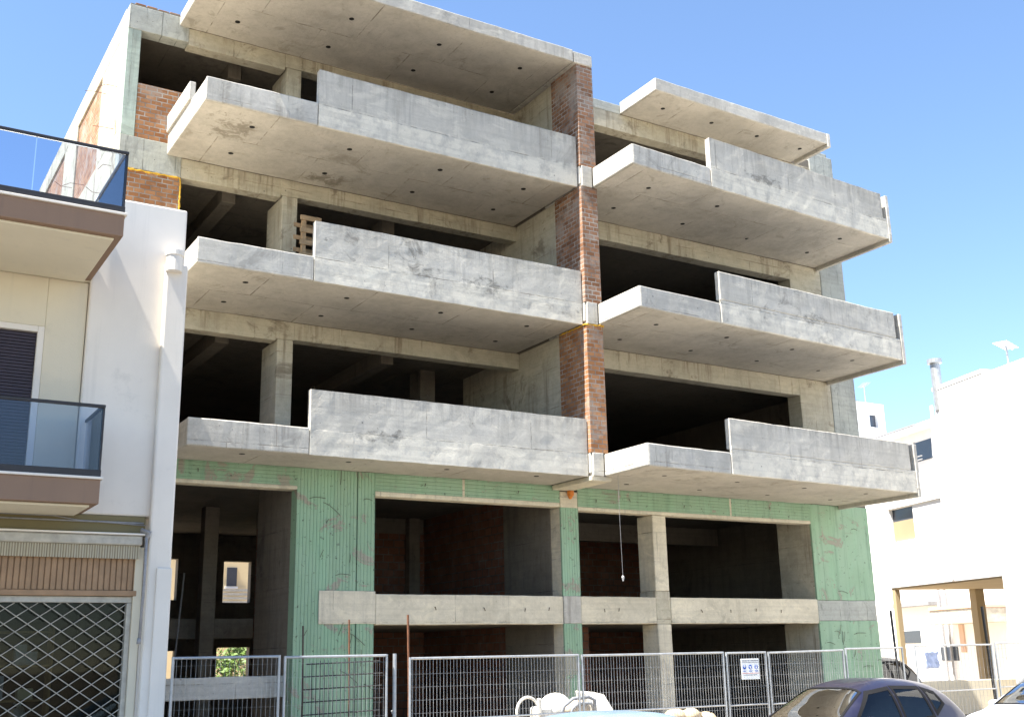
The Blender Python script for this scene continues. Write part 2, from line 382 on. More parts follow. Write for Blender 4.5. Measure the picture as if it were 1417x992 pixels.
def obj(name, bm, mat, parent=None, label=None, bevel=0, smooth=False, seg=2, cat=None, group=None, kind=None, base=None):
    bmesh.ops.recalc_face_normals(bm, faces=bm.faces)
    boxuv(bm)
    if name in ROUGH and parent is not None and parent.name.split('.')[0] in ('unfinished_building', 'balcony', 'roof_canopy') and not parent.get('smoothcast'): roughen(bm)
    me = bpy.data.meshes.new(name)
    off = wloc(parent) if parent else (Vector(base)+Vector((0, 0, EYE)) if base else Vector())
    for v in bm.verts: v.co -= off
    bm.to_mesh(me); bm.free(); me.materials.append(M[mat] if isinstance(mat, str) else mat)
    o = bpy.data.objects.new(name, me); COL.objects.link(o)
    if parent: o.parent = parent
    elif base: o.location = off
    if smooth: me.polygons.foreach_set('use_smooth', [True]*len(me.polygons))
    if bevel:
        b = o.modifiers.new('bevel', 'BEVEL'); b.width = bevel; b.segments = seg; b.limit_method = 'ANGLE'; b.angle_limit = R(40)
    tag(o, label, cat, group, kind); return o
def tag(o, label=None, cat=None, group=None, kind=None):
    for k, v in (('label', label), ('category', cat), ('group', group), ('kind', kind)):
        if v: o[k] = v
def thing(name, loc, label, cat, group=None):
    o = bpy.data.objects.new(name, None); COL.objects.link(o); o.empty_display_size = .3
    o.location = (loc[0], loc[1], loc[2]+EYE); tag(o, label, cat, group); return o
def box(name, x0, x1, y0, y1, z0, z1, mat, parent, bevel=.012, label=None):
    bm = nb(); bx(bm, x0, x1, y0, y1, z0, z1); return obj(name, bm, mat, parent, label, bevel)
G = -1.95

# ------------------------------------------------------------------ ground
bm = nb(); bx(bm, -400, 400, -400, 400, G-.5, G-.2); obj('ground', bm, 'earth', kind='structure')
bm = nb(); bx(bm, -120, 120, -14.2, -5.2, G-.199, G-.12); obj('road', bm, 'asphalt', kind='structure')
bm = nb(); bx(bm, -120, 120, -5.0, -3.0, G-.199, G); obj('pavement', bm, 'paving', kind='structure')
bm = nb(); bx(bm, -120, 120, -18.5, -14.4, G-.199, G); obj('far_pavement', bm, 'paving', kind='structure')
bm = nb(); bx(bm, -120, 120, -5.2, -5.0, G-.199, G+.004); bx(bm, -120, 120, -14.4, -14.2, G-.199, G+.004); obj('kerb', bm, 'conc', kind='structure', bevel=.02)
bm = nb(); bx(bm, 4.4, 120, -3.0, 0.3, G-.199, G-.02); bx(bm, 23.3, 120, .3, 60, G-.199, G-.02); bx(bm, -60, 23.3, 12.6, 60, G-.199, G-.02); obj('building_site_ground', bm, 'dirt', kind='structure')

# ------------------------------------------------------------------ the unfinished building
B = thing('unfinished_building', (13.5, 6, G), 'bare concrete shell of an unfinished block with stepped concrete balconies and green ground floor', 'building')
Z3, Z4, Z5, Z6 = 3.55, 6.80, 9.95, 12.92
XL, XR, YB = 4.07, 23.03, 12.0
# floor plates (inside, behind the facade line)
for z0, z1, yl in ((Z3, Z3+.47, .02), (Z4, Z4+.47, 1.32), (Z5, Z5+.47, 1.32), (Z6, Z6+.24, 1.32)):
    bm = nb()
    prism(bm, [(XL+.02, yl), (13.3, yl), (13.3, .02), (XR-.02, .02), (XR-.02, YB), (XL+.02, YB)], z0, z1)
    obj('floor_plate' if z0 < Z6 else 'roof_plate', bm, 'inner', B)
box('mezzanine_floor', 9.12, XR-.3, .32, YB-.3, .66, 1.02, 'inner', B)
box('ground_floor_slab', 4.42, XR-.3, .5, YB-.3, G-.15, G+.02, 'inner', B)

# side, back and right walls of the shell
def window_wall(name, x0, x1, z0, z1, y0, y1, holes, mat):
    """wall sheet in the facade direction with openings, built of abutting pieces"""
    bm = nb(); xs = sorted({x0, x1, *[h[0] for h in holes], *[h[1] for h in holes]}); 
    for a, b in zip(xs, xs[1:]):
        cuts = sorted([(h[2], h[3]) for h in holes if h[0] <= a and h[1] >= b]); z = z0
        for c, d in cuts:
            if c > z: bx(bm, a, b, y0, y1, z, c)
            z = d
        if z < z1: bx(bm, a, b, y0, y1, z, z1)
    return obj(name, bm, mat, B)
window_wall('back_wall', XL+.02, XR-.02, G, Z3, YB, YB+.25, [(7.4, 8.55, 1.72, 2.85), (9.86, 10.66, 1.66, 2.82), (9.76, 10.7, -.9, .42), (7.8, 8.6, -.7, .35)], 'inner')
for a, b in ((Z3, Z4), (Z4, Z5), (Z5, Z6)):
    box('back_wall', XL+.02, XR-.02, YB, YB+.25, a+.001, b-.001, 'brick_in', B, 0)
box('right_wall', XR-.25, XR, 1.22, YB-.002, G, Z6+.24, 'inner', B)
# long sunlit left flank: columns, brick infill and slab bands per storey
for zb, zt in ((Z4+.47, Z5-.42), (Z5+.47, Z6-.30)):
    for y0, y1 in ((1.62, 3.7), (6.45, 8.1), (11.0, 12.2)):
        box('flank_column', XL, XL+.3, y0, y1, zb, zt, 'frame', B)
    for y0, y1 in ((3.7, 6.45), (8.1, 11.0)):
        box('flank_infill', XL+.04, XL+.24, y0+.002, y1-.002, zb, zt, 'brick', B, 0)
for z0, z1 in ((Z4-.45, Z4+.47), (Z5-.42, Z5+.47), (Z6-.30, Z6+.26)):
    box('flank_beam', XL, XL+.3, 1.62, 12.2, z0, z1, 'frame', B)
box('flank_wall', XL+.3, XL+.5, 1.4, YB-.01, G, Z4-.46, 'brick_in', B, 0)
for k in range(13):
    y = random.choice((2.0, 2.6, 3.2, 3.6, 6.6, 7.2, 7.8, 4.4, 5.2)); z = random.uniform(7.6, 12.4)
    bm = nb(); l_ = random.uniform(.25, .5); tube(bm, [(XL+.05, y, z), (XL-l_*.6, y-.05, z-.03), (XL-l_, y-.1, z-random.uniform(-.05, .2))], .006, 5); obj('tie_bar', bm, 'rust', B)

# left recessed facade (upper floors, plane y=1.3)
YF = 1.3
box('corner_column', XL, 4.34, YF, YF+.3, Z5+.26, Z6-.34, 'palegreen', B, label='pale green corner column of the top storey')
box('facade_beam', XL, 5.3, YF-.012, YF+.3, Z6-.34, Z6+.20, 'pier', B)
box('facade_beam', XL, 5.3, YF-.012, YF+.3, Z5-.43, Z5+.25, 'pier', B)
box('facade_beam', XL, 5.3, YF-.012, YF+.3, Z4-.40, Z4+.47, 'frame', B)
box('brick_infill', 4.345, 6.1, YF+.004, YF+.24, Z5+.26, 11.40, 'brick', B, .006)
box('brick_infill', XL+.06, 5.3, YF+.003, YF+.25, Z4+.475, Z5-.432, 'brick', B, .006)
box('brick_infill', XL+.06, 5.15, YF+.01, YF+.25, Z3+.475, Z4-.402, 'brick', B, .006)
bm = nb()
for k in range(14):
    x = XL+.12+k*.235; z = Z6+.20; bx(bm, x, x+.21, YF+.05, YF+.2, z+.001, z+.075+random.uniform(0, .02))
obj('coping_bricks', bm, 'brick', B, bevel=.006)
def foam(pts, r=.028):
    bm = nb(); out = []
    for a, b in zip(pts, pts[1:]):
        a = Vector(a); b = Vector(b); k = max(2, int((b-a).length/.05))
        for i in range(k): out.append(a.lerp(b, i/k)+Vector((random.uniform(-.008, .008), random.uniform(-.006, .006), random.uniform(-.012, .012))))
    out.append(Vector(pts[-1])); tube(bm, out, [r*random.uniform(.6, 1.3) for _ in out], 6)
    obj('foam_bead', bm, 'foam', B, smooth=True)
foam([(4.15, YF-.0, Z5-.45), (5.29, YF-.0, Z5-.45), (5.31, YF, Z5-.6), (5.31, YF, 8.2)], .022)
for z, lb, rb in ((Z4, .43, .37), (Z5, .43, .36), (Z6, .39, .30)):
    box('facade_beam', 5.3, 7.42, YF, YF+.3, z-lb, z-.001, 'frame', B)
    box('facade_beam', 7.42, 7.82, YF-.01, YF+.3, z-rb-.02, z-.001, 'frame', B)
    box('facade_beam', 7.82, 13.3, YF, YF+.3, z-rb, z-.001, 'frame', B)
    zb = {Z4: Z3+.47, Z5: Z4+.47, Z6: Z5+.47}[z]
    box('facade_column', 7.46, 7.80, YF-.004, YF+.95, zb, z-rb-.022, 'frame', B, .02)
    for x in (6.4, 10.2):
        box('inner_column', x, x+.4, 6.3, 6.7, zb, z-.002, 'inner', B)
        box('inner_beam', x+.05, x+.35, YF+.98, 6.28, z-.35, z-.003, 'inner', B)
    box('inner_column', 11.9, 12.3, 3.6, 4.2, zb, z-.002, 'inner', B)

# party fin between the two halves: concrete at the back, brick in front
for zb, zt, nm in ((Z3+.48, Z4-.002, 'brick'), (Z4+.48, Z5-.002, 'brick_dk'), (Z5+.48, Z6-.002, 'brick_dk')):
    box('fin_wall', 13.30, 13.66, -.45, 4.0, zb, zt, 'frame', B)
    bm = nb(); bx(bm, 13.25, 13.68, -1.5, -.452, zb, zt)
    obj('brick_pier', bm, 'brick' if nm == 'brick' else 'brick_dk', B, bevel=.008)
for z in (Z3, Z4, Z5):
    box('fin_slab_end', 13.28, 13.55, -1.52, -.0, z, z+.478, 'conc', B)
    box('fin_slab_end', 13.25, 13.278, -1.46, -.0, z+.06, z+.476, 'conc', B)
box('fin_cap', 13.16, 13.66, -1.54, 1.3, Z6, Z6+.27, 'conc', B)
box('cantilever_beam', 13.24, 13.74, -1.50, -.02, Z3-.10, Z3-.003, 'mezz', B)
foam([(13.24, -1.49, Z4-.02), (13.69, -1.51, Z4-.02), (13.69, -1.2, Z4-.02)], .022); foam([(13.24, -1.49, Z4-.02), (13.24, -.5, Z4-.02)], .02)

# left balconies
HX = (6.1, 8.12, 10.18, 12.25)
for z, mat, nm in ((Z3, 'parl3', 'a'), (Z4, 'parl4', 'b'), (Z5, 'parl5', 'c')):
    yb = -.001 if z == Z3 else YF-.001
    bm = nb(); bx(bm, 5.0, 13.22, -1.35, yb, z, z+.47)
    s = obj('balcony', bm, 'soffit5' if z == Z5 else 'soffit', B, bevel=.018)
    bm = nb(); bx(bm, 4.995, 7.17, -1.40, -1.352, z+.002, z+.478); obj('edge_band', bm, 'conc', s, bevel=.02)
    bm = nb(); bx(bm, 7.18, 13.225, -1.405, -1.353, z-.004, z+.474); bx(bm, 7.18, 13.225, -1.405, -1.27, z+.474, z+1.19)
    bmesh.ops.remove_doubles(bm, verts=bm.verts, dist=.0005)
    obj('parapet', bm, mat, s, bevel=.028)
    for x in HX:
        for y in ((-.72, .6) if z != Z3 else (-.95,)):
            bm = nb(); tube(bm, [(x, y, z-.004), (x, y, z+.03)], .055, 12); obj('drain_hole', bm, 'dark', s)
bm = nb(); bx(bm, 4.96, 5.08, -.35, 1.28, Z5+.47, Z5+.86); obj('side_upstand', bm, 'conc', B, bevel=.015)
# left roof canopy
bm = nb(); bx(bm, 5.1, 13.14, -1.5, YF-.002, Z6, Z6+.29); rf = obj('roof_canopy', bm, 'soffit', B, bevel=.018)
bm = nb(); bx(bm, 5.09, 13.145, -1.54, -1.502, Z6+.001, Z6+.296); obj('edge_band', bm, 'conc', rf, bevel=.015)
for x in HX:
    for y in (-.7, .57):
        bm = nb(); tube(bm, [(x, y, Z6-.004), (x, y, Z6+.03)], .055, 12); obj('drain_hole', bm, 'dark', rf)

# right half: facade flush with the street wall
for z in (Z4, Z5, Z6):
    zb = {Z4: Z3+.47, Z5: Z4+.47, Z6: Z5+.47}[z]
    box('facade_beam', 13.68, 20.98, .0, .32, z-.46, z-.002, 'frame', B)
    box('end_pier', 20.98, 22.12, .0, .45, zb, z-.002, 'frame', B)
    box('end_pier', 22.122, XR, -.012, 1.2, zb, z+.47, 'pier', B, .02)
    box('inner_column', 17.2, 17.6, 5.2, 5.7, zb, z-.002, 'inner', B)
box('end_pier_top', 22.122, 22.9, .05, .8, Z6+.47, Z6+.60, 'pier', B)
box('facade_beam', 13.68, 15.6, -.01, .32, Z6-.002, Z6+.24, 'pier', B)
HR = (14.65, 16.7, 18.77, 20.85)
fy = lambda x: -2.97+(x-13.55)*.0556
for z, mat in ((Z3, 'parr3'), (Z4, 'parr4'), (Z5, 'parr5')):
    x0, x1 = 13.60, 21.95
    bm = nb(); prism(bm, [(x0, -.003), (x0, fy(x0)+.05), (x1, fy(x1)+.05), (x1, -.003)], z, z+.45)
    s = obj('balcony', bm, 'soffit', B, bevel=.018)
    bm = nb(); prism(bm, [(13.555, -1.53), (13.555, fy(13.55)+.02), (13.60, fy(13.6)), (15.83, fy(15.83)), (15.83, fy(15.83)+.048), (13.598, fy(13.6)+.048), (13.598, -1.53)], z+.004, z+.455)
    obj('edge_band', bm, 'conc', s, bevel=.02)
    bm = nb()
    prism(bm, [(15.84, fy(15.84)-.012), (21.95, fy(21.95)-.012), (21.95, fy(21.95)+.047), (15.84, fy(15.84)+.047)], z-.004, z+.53)
    prism(bm, [(15.84, fy(15.84)-.012), (21.80, fy(21.80)-.012), (21.80, fy(21.80)+.13), (15.84, fy(15.84)+.13)], z+.53, z+1.18)
    bmesh.ops.remove_doubles(bm, verts=bm.verts, dist=.0005)
    obj('parapet', bm, mat, s, bevel=.028)
    bm = nb(); bx(bm, 21.955, 22.06, fy(22)-.03, -.02, z-.09, z+1.17); obj('side_lip', bm, 'conc', s, bevel=.012)
    bm = nb(); bx(bm, 21.86, 21.953, fy(22)+.10, -.02, z+.46, z+1.0); obj('side_rebate', bm, 'inner', s, bevel=.01)
    for x in HR:
        for y in (-2.1+(x-14.65)*.03, -.8):
            bm = nb(); tube(bm, [(x, y, z-.004), (x, y, z+.03)], .055, 12); obj('drain_hole', bm, 'dark', s)
bm = nb(); prism(bm, [(15.62, -.003), (15.62, -1.40), (21.4, -1.28), (21.4, -.003)], Z6, Z6+.30); rf = obj('roof_canopy', bm, 'soffit', B, bevel=.018)
bm = nb(); prism(bm, [(15.58, -.02), (15.58, -1.44), (21.42, -1.32), (21.42, -1.285), (15.615, -1.403), (15.615, -.02)], Z6+.003, Z6+.31); obj('edge_band', bm, 'conc', rf, bevel=.015)
bm = nb(); bx(bm, 21.425, 21.53, -1.34, -.1, Z6-.08, Z6+.30); obj('side_lip', bm, 'conc', rf, bevel=.012)
for x in (16.34, 17.9, 19.44, 20.98):
    bm = nb(); tube(bm, [(x, -.76, Z6-.004), (x, -.76, Z6+.03)], .055, 12); obj('drain_hole', bm, 'dark', rf)

# green lined street wall
def gp(name, x0, x1, z0, z1, vert, t=.3, y=0, per=.066): obj(name, panel(x0, x1, z0, z1, y, t, per, vert), 'green', B)
gp('green_beam', 4.42, 7.5, 3.20, Z3-.002, False); gp('green_beam', 9.1, 11.05, 3.19, Z3-.002, False); gp('green_beam', 11.11, 13.44, 3.19, Z3-.002, False)
box('beam_joint', 11.05, 11.11, .002, .3, 3.19, Z3-.002, 'mezz', B)
gp('green_beam', 13.91, 18.3, 3.13, Z3-.002, False); gp('green_beam', 18.36, 20.95, 3.13, Z3-.002, False); box('beam_joint', 18.3, 18.36, .002, .3, 3.13, Z3-.002, 'mezz', B)
for x0, x1, za, zb in ((4.42, 7.5, 3.13, 3.2), (9.1, 13.44, 3.10, 3.19), (13.91, 20.95, 3.05, 3.13)): box('beam_soffit_strip', x0, x1, .001, .3, za, zb-.001, 'mezz', B)
gp('green_wall', 7.5, 8.72, G, 3.548, True); gp('green_wall', 8.74, 9.098, G, 3.548, True)
box('wall_return', 7.5, 7.8, .303, 2.2, G, Z3-.002, 'inner', B)
box('lining_gap', 7.97, 9.12, -.022, .0, .66, 1.27, 'mezz', B, .015, 'bare concrete patch across the green wall')
obj('green_pillar', panel(13.45, 13.90, 1.225, 3.09, -.012, .05, .064, True), 'green', B); box('pillar_core', 13.455, 13.895, .04, .41, 1.226, 3.089, 'mezz', B)
obj('green_pillar', panel(13.45, 13.90, G, .655, -.012, .05, .064, True), 'green', B); box('pillar_core', 13.455, 13.895, .04, .41, G, .655, 'mezz', B)
box('pillar_band', 13.455, 13.895, -.02, .4, .657, 1.223, 'conc', B)
box('pillar_head', 13.45, 13.9, -.004, .4, 3.092, Z3-.11, 'mezz', B)
box('end_wall', 20.952, XR-.002, .06, 1.2, 1.20, Z3-.002, 'frame', B, .02); box('end_wall_lining', 20.95, XR, .0, .058, 1.20, Z3-.002, 'green_fl', B, .012)
box('end_wall', 20.952, XR-.002, .06, 1.2, G, .70, 'frame', B, .02); box('end_wall_lining', 20.95, XR, .0, .058, G, .70, 'green_fl', B, .012)
box('end_wall_band', 20.952, XR-.004, .005, 1.2, .702, 1.198, 'pier', B, .02)
for x0, x1 in ((9.125, 13.448), (13.902, 15.93), (16.345, 20.945)):
    box('mezzanine_beam', x0, x1, -.006, .3, .645, 1.22, 'mezz', B, .02)
box('street_column', 15.95, 16.335, .004, .58, 1.36, 3.045, 'mezz', B, .02)
box('street_column_joint', 15.935, 16.342, .010, .58, .64, 1.355, 'frame', B, .015)
box('street_column', 15.96, 16.34, .004, .58, G, .638, 'mezz', B, .02)
box('low_beam', 4.42, 7.49, .3, .55, -.62, -.24, 'conc', B, .02)
box('inner_wall', 13.45, 13.75, .42, 2.4, G, Z3-.003, 'inner', B)
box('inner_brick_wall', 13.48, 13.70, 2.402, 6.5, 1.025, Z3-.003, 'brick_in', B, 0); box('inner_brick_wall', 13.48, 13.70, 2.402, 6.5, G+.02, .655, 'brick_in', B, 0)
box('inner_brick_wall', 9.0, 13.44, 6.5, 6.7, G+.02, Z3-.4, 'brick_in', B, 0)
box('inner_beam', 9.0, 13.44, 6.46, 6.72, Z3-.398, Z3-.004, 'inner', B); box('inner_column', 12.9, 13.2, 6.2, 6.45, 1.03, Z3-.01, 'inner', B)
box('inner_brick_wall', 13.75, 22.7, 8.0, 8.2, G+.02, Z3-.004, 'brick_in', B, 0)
box('inner_brick_wall', 14.3, 15.9, 2.6, 2.8, G+.02, .655, 'brick_in', B, 0)
box('inner_column', 16.6, 17.0, 4.6, 5.0, 1.03, Z3-.01, 'inner', B)
box('inner_beam', 13.75, 22.7, 5.4, 5.7, Z3-.5, Z3-.006, 'inner', B)
box('inner_column', 7.52, 7.85, 6.0, 6.35, G, Z3-.01, 'inner', B)
box('inner_beam', 4.6, 8.9, 6.4, 6.7, .55, 1.0, 'inner', B)
# orange cap on the pillar, tie wires left in the green walls
bm = nb(); tube(bm, [(13.66, -.10, 3.44), (13.66, -.10, 3.36), (13.66, -.08, 3.27)], [.075, .075, .025], 12); obj('pillar_cap', bm, 'orange', B, smooth=False)
for k in range(26):
    if k < 15: x = random.uniform(7.6, 9.0); z = random.choice((random.uniform(1.35, 3.4), random.uniform(-.6, .6)))
    else: x = random.uniform(21.1, 22.9); z = random.choice((random.uniform(1.3, 3.3), random.uniform(-.6, .6)))
    a = random.choice((0, .2, -.5, 1.4, 1.6, 1.3)); L = random.uniform(.12, .42)
    p0 = Vector((x, .005, z)); d = Vector((math.cos(a), 0, math.sin(a)))*L
    bm = nb(); tube(bm, [p0, p0+d*.3+Vector((0, -.03, .01)), p0+d*.7+Vector((0, -.04, -.02)), p0+d+Vector((0, -.03, -.05))], .005, 5); obj('tie_wire', bm, 'wire', B)
for x, z in ((14.4, 3.3), (15.3, 3.36), (16.9, 3.3), (19.6, 3.4), (10.2, 3.4), (12.4, 3.38), (5.6, 3.4), (14.5, .95), (14.9, .97), (17.2, .95), (18.1, .95), (18.9, .98), (19.7, .95), (10.4, .98), (11.5, .97), (12.5, .96), (13.1, .98)):
    bm = nb(); d = random.uniform(-.04, .04); tube(bm, [(x, .01, z), (x+d*.3, -.025, z+.0), (x+d, -.03, z-.06)], .008, 5); obj('tie_wire', bm, 'wire', B)
for k, (y, z) in enumerate(((.3, 6.45), (.7, 6.3), (.4, 6.1))):
    bm = nb(); tube(bm, [(XR-.02, y, z), (XR+.2, y-.02, z+.02), (XR+.42, y-.05, z+.05)], .008, 5); obj('tie_bar', bm, 'wire', B)

# ------------------------------------------------------------------ white house on the left
H = thing('white_house', (1, -2, G), 'white plastered house with glass railed balconies above a shuttered shop', 'house')
YH = -3.2
box('party_wall', 2.95, 4.33, YH, YH+.35, 2.092, 6.97, 'white', H, .03)
box('party_wall', 3.99, 4.34, YH, .9, G, 1.899, 'white', H, .02)
box('pilaster', 4.02, 4.355, YH-.14, YH-.001, G, 6.0, 'white', H, .03)
box('pilaster_foot', 4.14, 4.365, YH-.18, YH-.141, G, 1.35, 'white', H, .02)
bm = nb(); tube(bm, [(4.13, YH-.16, 5.85), (4.13, YH-.16, 6.17)], .125, 20); tube(bm, [(4.13, YH-.16, 6.10), (4.13, YH-.16, 6.20)], .14, 20); obj('vent_pipe', bm, 'white', H, bevel=.01)
box('cream_wall', -4, .75, YH+.06, YH+.3, 2.45, 5.55, 'cream', H); box('cream_wall', .75, 2.38, YH+.06, YH+.3, 4.79, 5.55, 'cream', H); box('cream_wall', 2.38, 2.94, YH+.06, YH+.3, 2.45, 5.55, 'cream', H)
box('body_wall', -4, 4.30, YH+.36, 1.0, 1.9, 5.54, 'white', H)
box('terrace_floor', -4, 4.3, YH+.002, 1.0, 5.56, 5.86, 'cream', H)
# shutter door
dr = box('balcony_door', .75, 2.38, YH+.14, YH+.22, 2.46, 4.788, 'shutter', H, 0)
bm = nb(); bx(bm, 2.29, 2.379, YH+.05, YH+.139, 2.46, 4.787); bx(bm, .75, 2.288, YH+.05, YH+.139, 4.70, 4.787); obj('door_frame', bm, 'white', dr, bevel=.006)
bm = nb()
for k in range(46): z = 2.5+k*.0475; bx(bm, .76, 2.285, YH+.112, YH+.139, z, z+.036)
obj('shutter_slats', bm, 'shutter', dr)
def balcony(xr, yf, z0, z1, zr, xl=-4, joint=1.77):
    bm = nb(); bx(bm, xl, xr, yf, YH-.002, z0, z1); s = obj('balcony', bm, 'taupe', H, bevel=.01)
    bm = nb(); bx(bm, xl, xr-.10, yf+.10, YH-.003, z0-.035, z0-.002); obj('soffit', bm, 'cream', s, bevel=.01)
    bm = nb(); bx(bm, xl, xr+.03, yf-.03, YH-.002, z1+.001, z1+.035); obj('drip_edge', bm, 'white', s, bevel=.006)
    rl = bm = nb(); bx(bm, xl, xr, yf, yf+.06, z1+.036, z1+.13); bx(bm, xr-.06, xr, yf+.061, YH-.01, z1+.036, z1+.13); ch = obj('rail_channel', bm, 'charcoal', s, bevel=.005)
    for a, b in ((xl, joint-.008), (joint+.008, xr-.02)):
        bm = nb(); bx(bm, a, b, yf+.022, yf+.036, z1+.131, zr-.045); obj('glass_panel', bm, 'rail', s)
    bm = nb(); bx(bm, xr-.036, xr-.022, yf+.06, YH-.02, z1+.131, zr-.045); obj('glass_panel', bm, 'rail', s)
    bm = nb(); bx(bm, xl, xr, yf, yf+.055, zr-.044, zr); bx(bm, xr-.055, xr, yf+.056, YH-.01, zr-.044, zr); obj('top_rail', bm, 'charcoal', s, bevel=.008)
    bm = nb(); bx(bm, xr-.028, xr-.004, yf+.018, yf+.042, z1+.13, zr-.044); obj('corner_post', bm, 'charcoal', s)
    return s
balcony(2.95, -5.3, 5.56, 5.86, 6.80); balcony(3.08, -4.35, 2.09, 2.42, 3.45, joint=-.2)
# shop front
box('stained_band', -4, 3.985, YH+.002, YH+.35, 1.84, 2.089, 'olive', H, .01)
bm = nb(); tube(bm, [(-4, YH-.03, 2.0), (3.2, YH-.03, 1.99), (3.95, YH-.03, 1.99)], .012, 6); tube(bm, [(-4, YH-.03, 2.06), (2.7, YH-.03, 2.05), (3.05, YH-.03, 2.0), (3.98, YH-.03, 1.96)], .008, 6); obj('cable', bm, 'greypaint', H, smooth=True)
aw = box('awning_case', -4, 3.93, YH-.13, YH+.0, 1.66, 1.80, 'alu', H, .02)
box('case_lid', -4, 3.96, YH-.16, YH+.0, 1.803, 1.83, 'white', aw, .006)
n_ = N('awning_fringe', .8, (.4, .36, .27)); bf_ = n_.n('TexWave'); bf_.inputs['Scale'].default_value = 9; bf_.inputs['Distortion'].default_value = 2; n_.l(n_.co('UV', (1, .05, 1)), bf_.inputs[0]); n_.color(n_.mix(bf_.outputs['Fac'], (.22, .18, .12), (.46, .42, .32))); M['fringe'] = n_.m
bm = nb(); pts = [(-4+k*.05, YH-.09+(.012 if k % 2 else -.006)) for k in range(159)]
lo = [V(bm, x, y, 1.47) for x, y in pts]; hi = [V(bm, x, y, 1.658) for x, y in pts]
for i in range(len(pts)-1): bm.faces.new((lo[i], lo[i+1], hi[i+1], hi[i]))
obj('awning_fringe', bm, 'fringe', aw)
fa = box('slatted_fascia', -4, 3.90, YH+.02, YH+.12, .98, 1.58, 'brownslat', H, .01)
bm = nb()
for k in range(99): x = -3.98+k*.08; bx(bm, x, x+.066, YH-.006, YH+.018, 1.03, 1.53)
obj('slat', bm, 'brownslat', fa, bevel=.008)
bm = nb(); bx(bm, -4, 3.91, YH-.03, YH+.03, 1.531, 1.60); bx(bm, -4, 3.91, YH-.03, YH+.03, .95, 1.028); obj('fascia_rail', bm, 'brownslat', fa, bevel=.008)
bm = nb(); bx(bm, 3.87, 3.985, YH-.02, YH+.2, G, 1.65); obj('shop_jamb', bm, 'cream', H, bevel=.01)
gf = box('shop_window', -4, 3.86, YH+.16, YH+.172, G+.05, .93, 'shopglass', H, 0)
bm = nb(); bx(bm, -4, 3.868, YH+.03, YH+.15, .86, .948); bx(bm, 3.80, 3.868, YH+.03, YH+.15, G, .858); obj('window_frame', bm, 'alu', gf, bevel=.008)
bm = nb(); px, pz = .30, .205; x_r, z_b, z_t = 3.795, G+.06, .855
def clipseg(x0, z0, x1, z1):
    pts = []
    t0, t1 = 0., 1.
    for p, q in ((-(x1-x0), x0-1.2), (x1-x0, x_r-x0), (-(z1-z0), z0-z_b), (z1-z0, z_t-z0)):
        if p == 0: continue
        r = q/p
        if p < 0: t0 = max(t0, r)
        else: t1 = min(t1, r)
    return (t0, t1) if t0 < t1 else None
for k in range(-26, 36):
    for sg in (1, -1):
        x0 = 1.0+k*px; L = 40; x1 = x0+sg*L*px/2; z0 = z_b-.0; z1 = z0+L*pz/2*1.0
        c = clipseg(x0, z0, x1, z1)
        if c:
            P = lambda t: (x0+(x1-x0)*t, YH+.06+sg*.006, z0+(z1-z0)*t)
            tube(bm, [P(c[0]), P(c[1])], .0068, 6)
obj('security_grille', bm, 'alu', H)
bm = nb(); tube(bm, [(3.97, YH-.16, 1.86), (3.965, YH-.22, 1.2), (3.94, YH-.24, .33)], .021, 8); tube(bm, [(3.94, YH-.24, .36), (3.935, YH-.24, .28)], .03, 8); tube(bm, [(3.90, YH-.12, 1.88), (4.0, YH-.19, 1.84), (3.97, YH-.14, 1.74)], .035, 8); obj('awning_crank', bm, 'greypaint', H, smooth=True)
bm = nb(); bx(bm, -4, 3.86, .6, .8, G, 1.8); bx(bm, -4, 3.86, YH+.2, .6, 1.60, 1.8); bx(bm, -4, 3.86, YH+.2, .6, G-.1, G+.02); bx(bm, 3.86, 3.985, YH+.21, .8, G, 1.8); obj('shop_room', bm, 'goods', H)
t = thing('shop_shelf', (2.2, -1.0, G), 'dark display shelf of goods inside the grilled shop window', 'shelf')
bm = nb()
for z in (-1.5, -1.0, -.5, 0, .5): bx(bm, 1.2, 3.2, -1.2, -.8, z, z+.03)
for x in (1.2, 2.2, 3.17): bx(bm, x, x+.03, -1.2, -.8, G, .6)
obj('rack', bm, 'wood', t)
for k in range(16):
    x = 1.3+random.random()*1.7; z = random.choice((-1.47, -.97, -.47, .03)); h_ = random.uniform(.15, .38)
    bm = nb(); bx(bm, x, x+random.uniform(.1, .25), -1.15, -.9, z, z+h_); obj('package', bm, random.choice(('goods', 'bluegrey', 'terracotta', 'cream', 'greypaint')), t, bevel=.01)
t = thing('scooter', (2.3, -2.2, G), 'silver motor scooter parked behind the shop grille', 'scooter')
bm = nb(); ell(bm, (2.1, -2.2, -1.15), .5, .2, .22, 16, 10); tube(bm, [(2.5, -2.2, -1.2), (2.68, -2.2, -.72), (2.62, -2.2, -.55)], [.12, .09, .07], 10); obj('body', bm, 'greypaint', t, smooth=True)
bm = nb(); ell(bm, (1.95, -2.2, -.93), .36, .15, .08); obj('saddle', bm, 'rubber', t, smooth=True)
for x in (1.65, 2.78):
    bm = nb(); bmesh.ops.create_cone(bm, cap_ends=True, segments=24, radius1=.25, radius2=.25, depth=.12, matrix=Matrix.Translation((x, -2.2, -1.68+EYE)) @ Matrix.Rotation(R(90), 4, 'X')); obj('wheel', bm, 'rubber', t, bevel=.03)
bm = nb(); tube(bm, [(2.6, -2.48, -.5), (2.63, -2.2, -.55), (2.6, -1.92, -.5)], .018, 6); obj('handlebar', bm, 'zinc', t)
bm = nb(); ell(bm, (1.58, -2.2, -1.05), .05, .09, .05); obj('tail_light', bm, 'red_light', t, smooth=True)

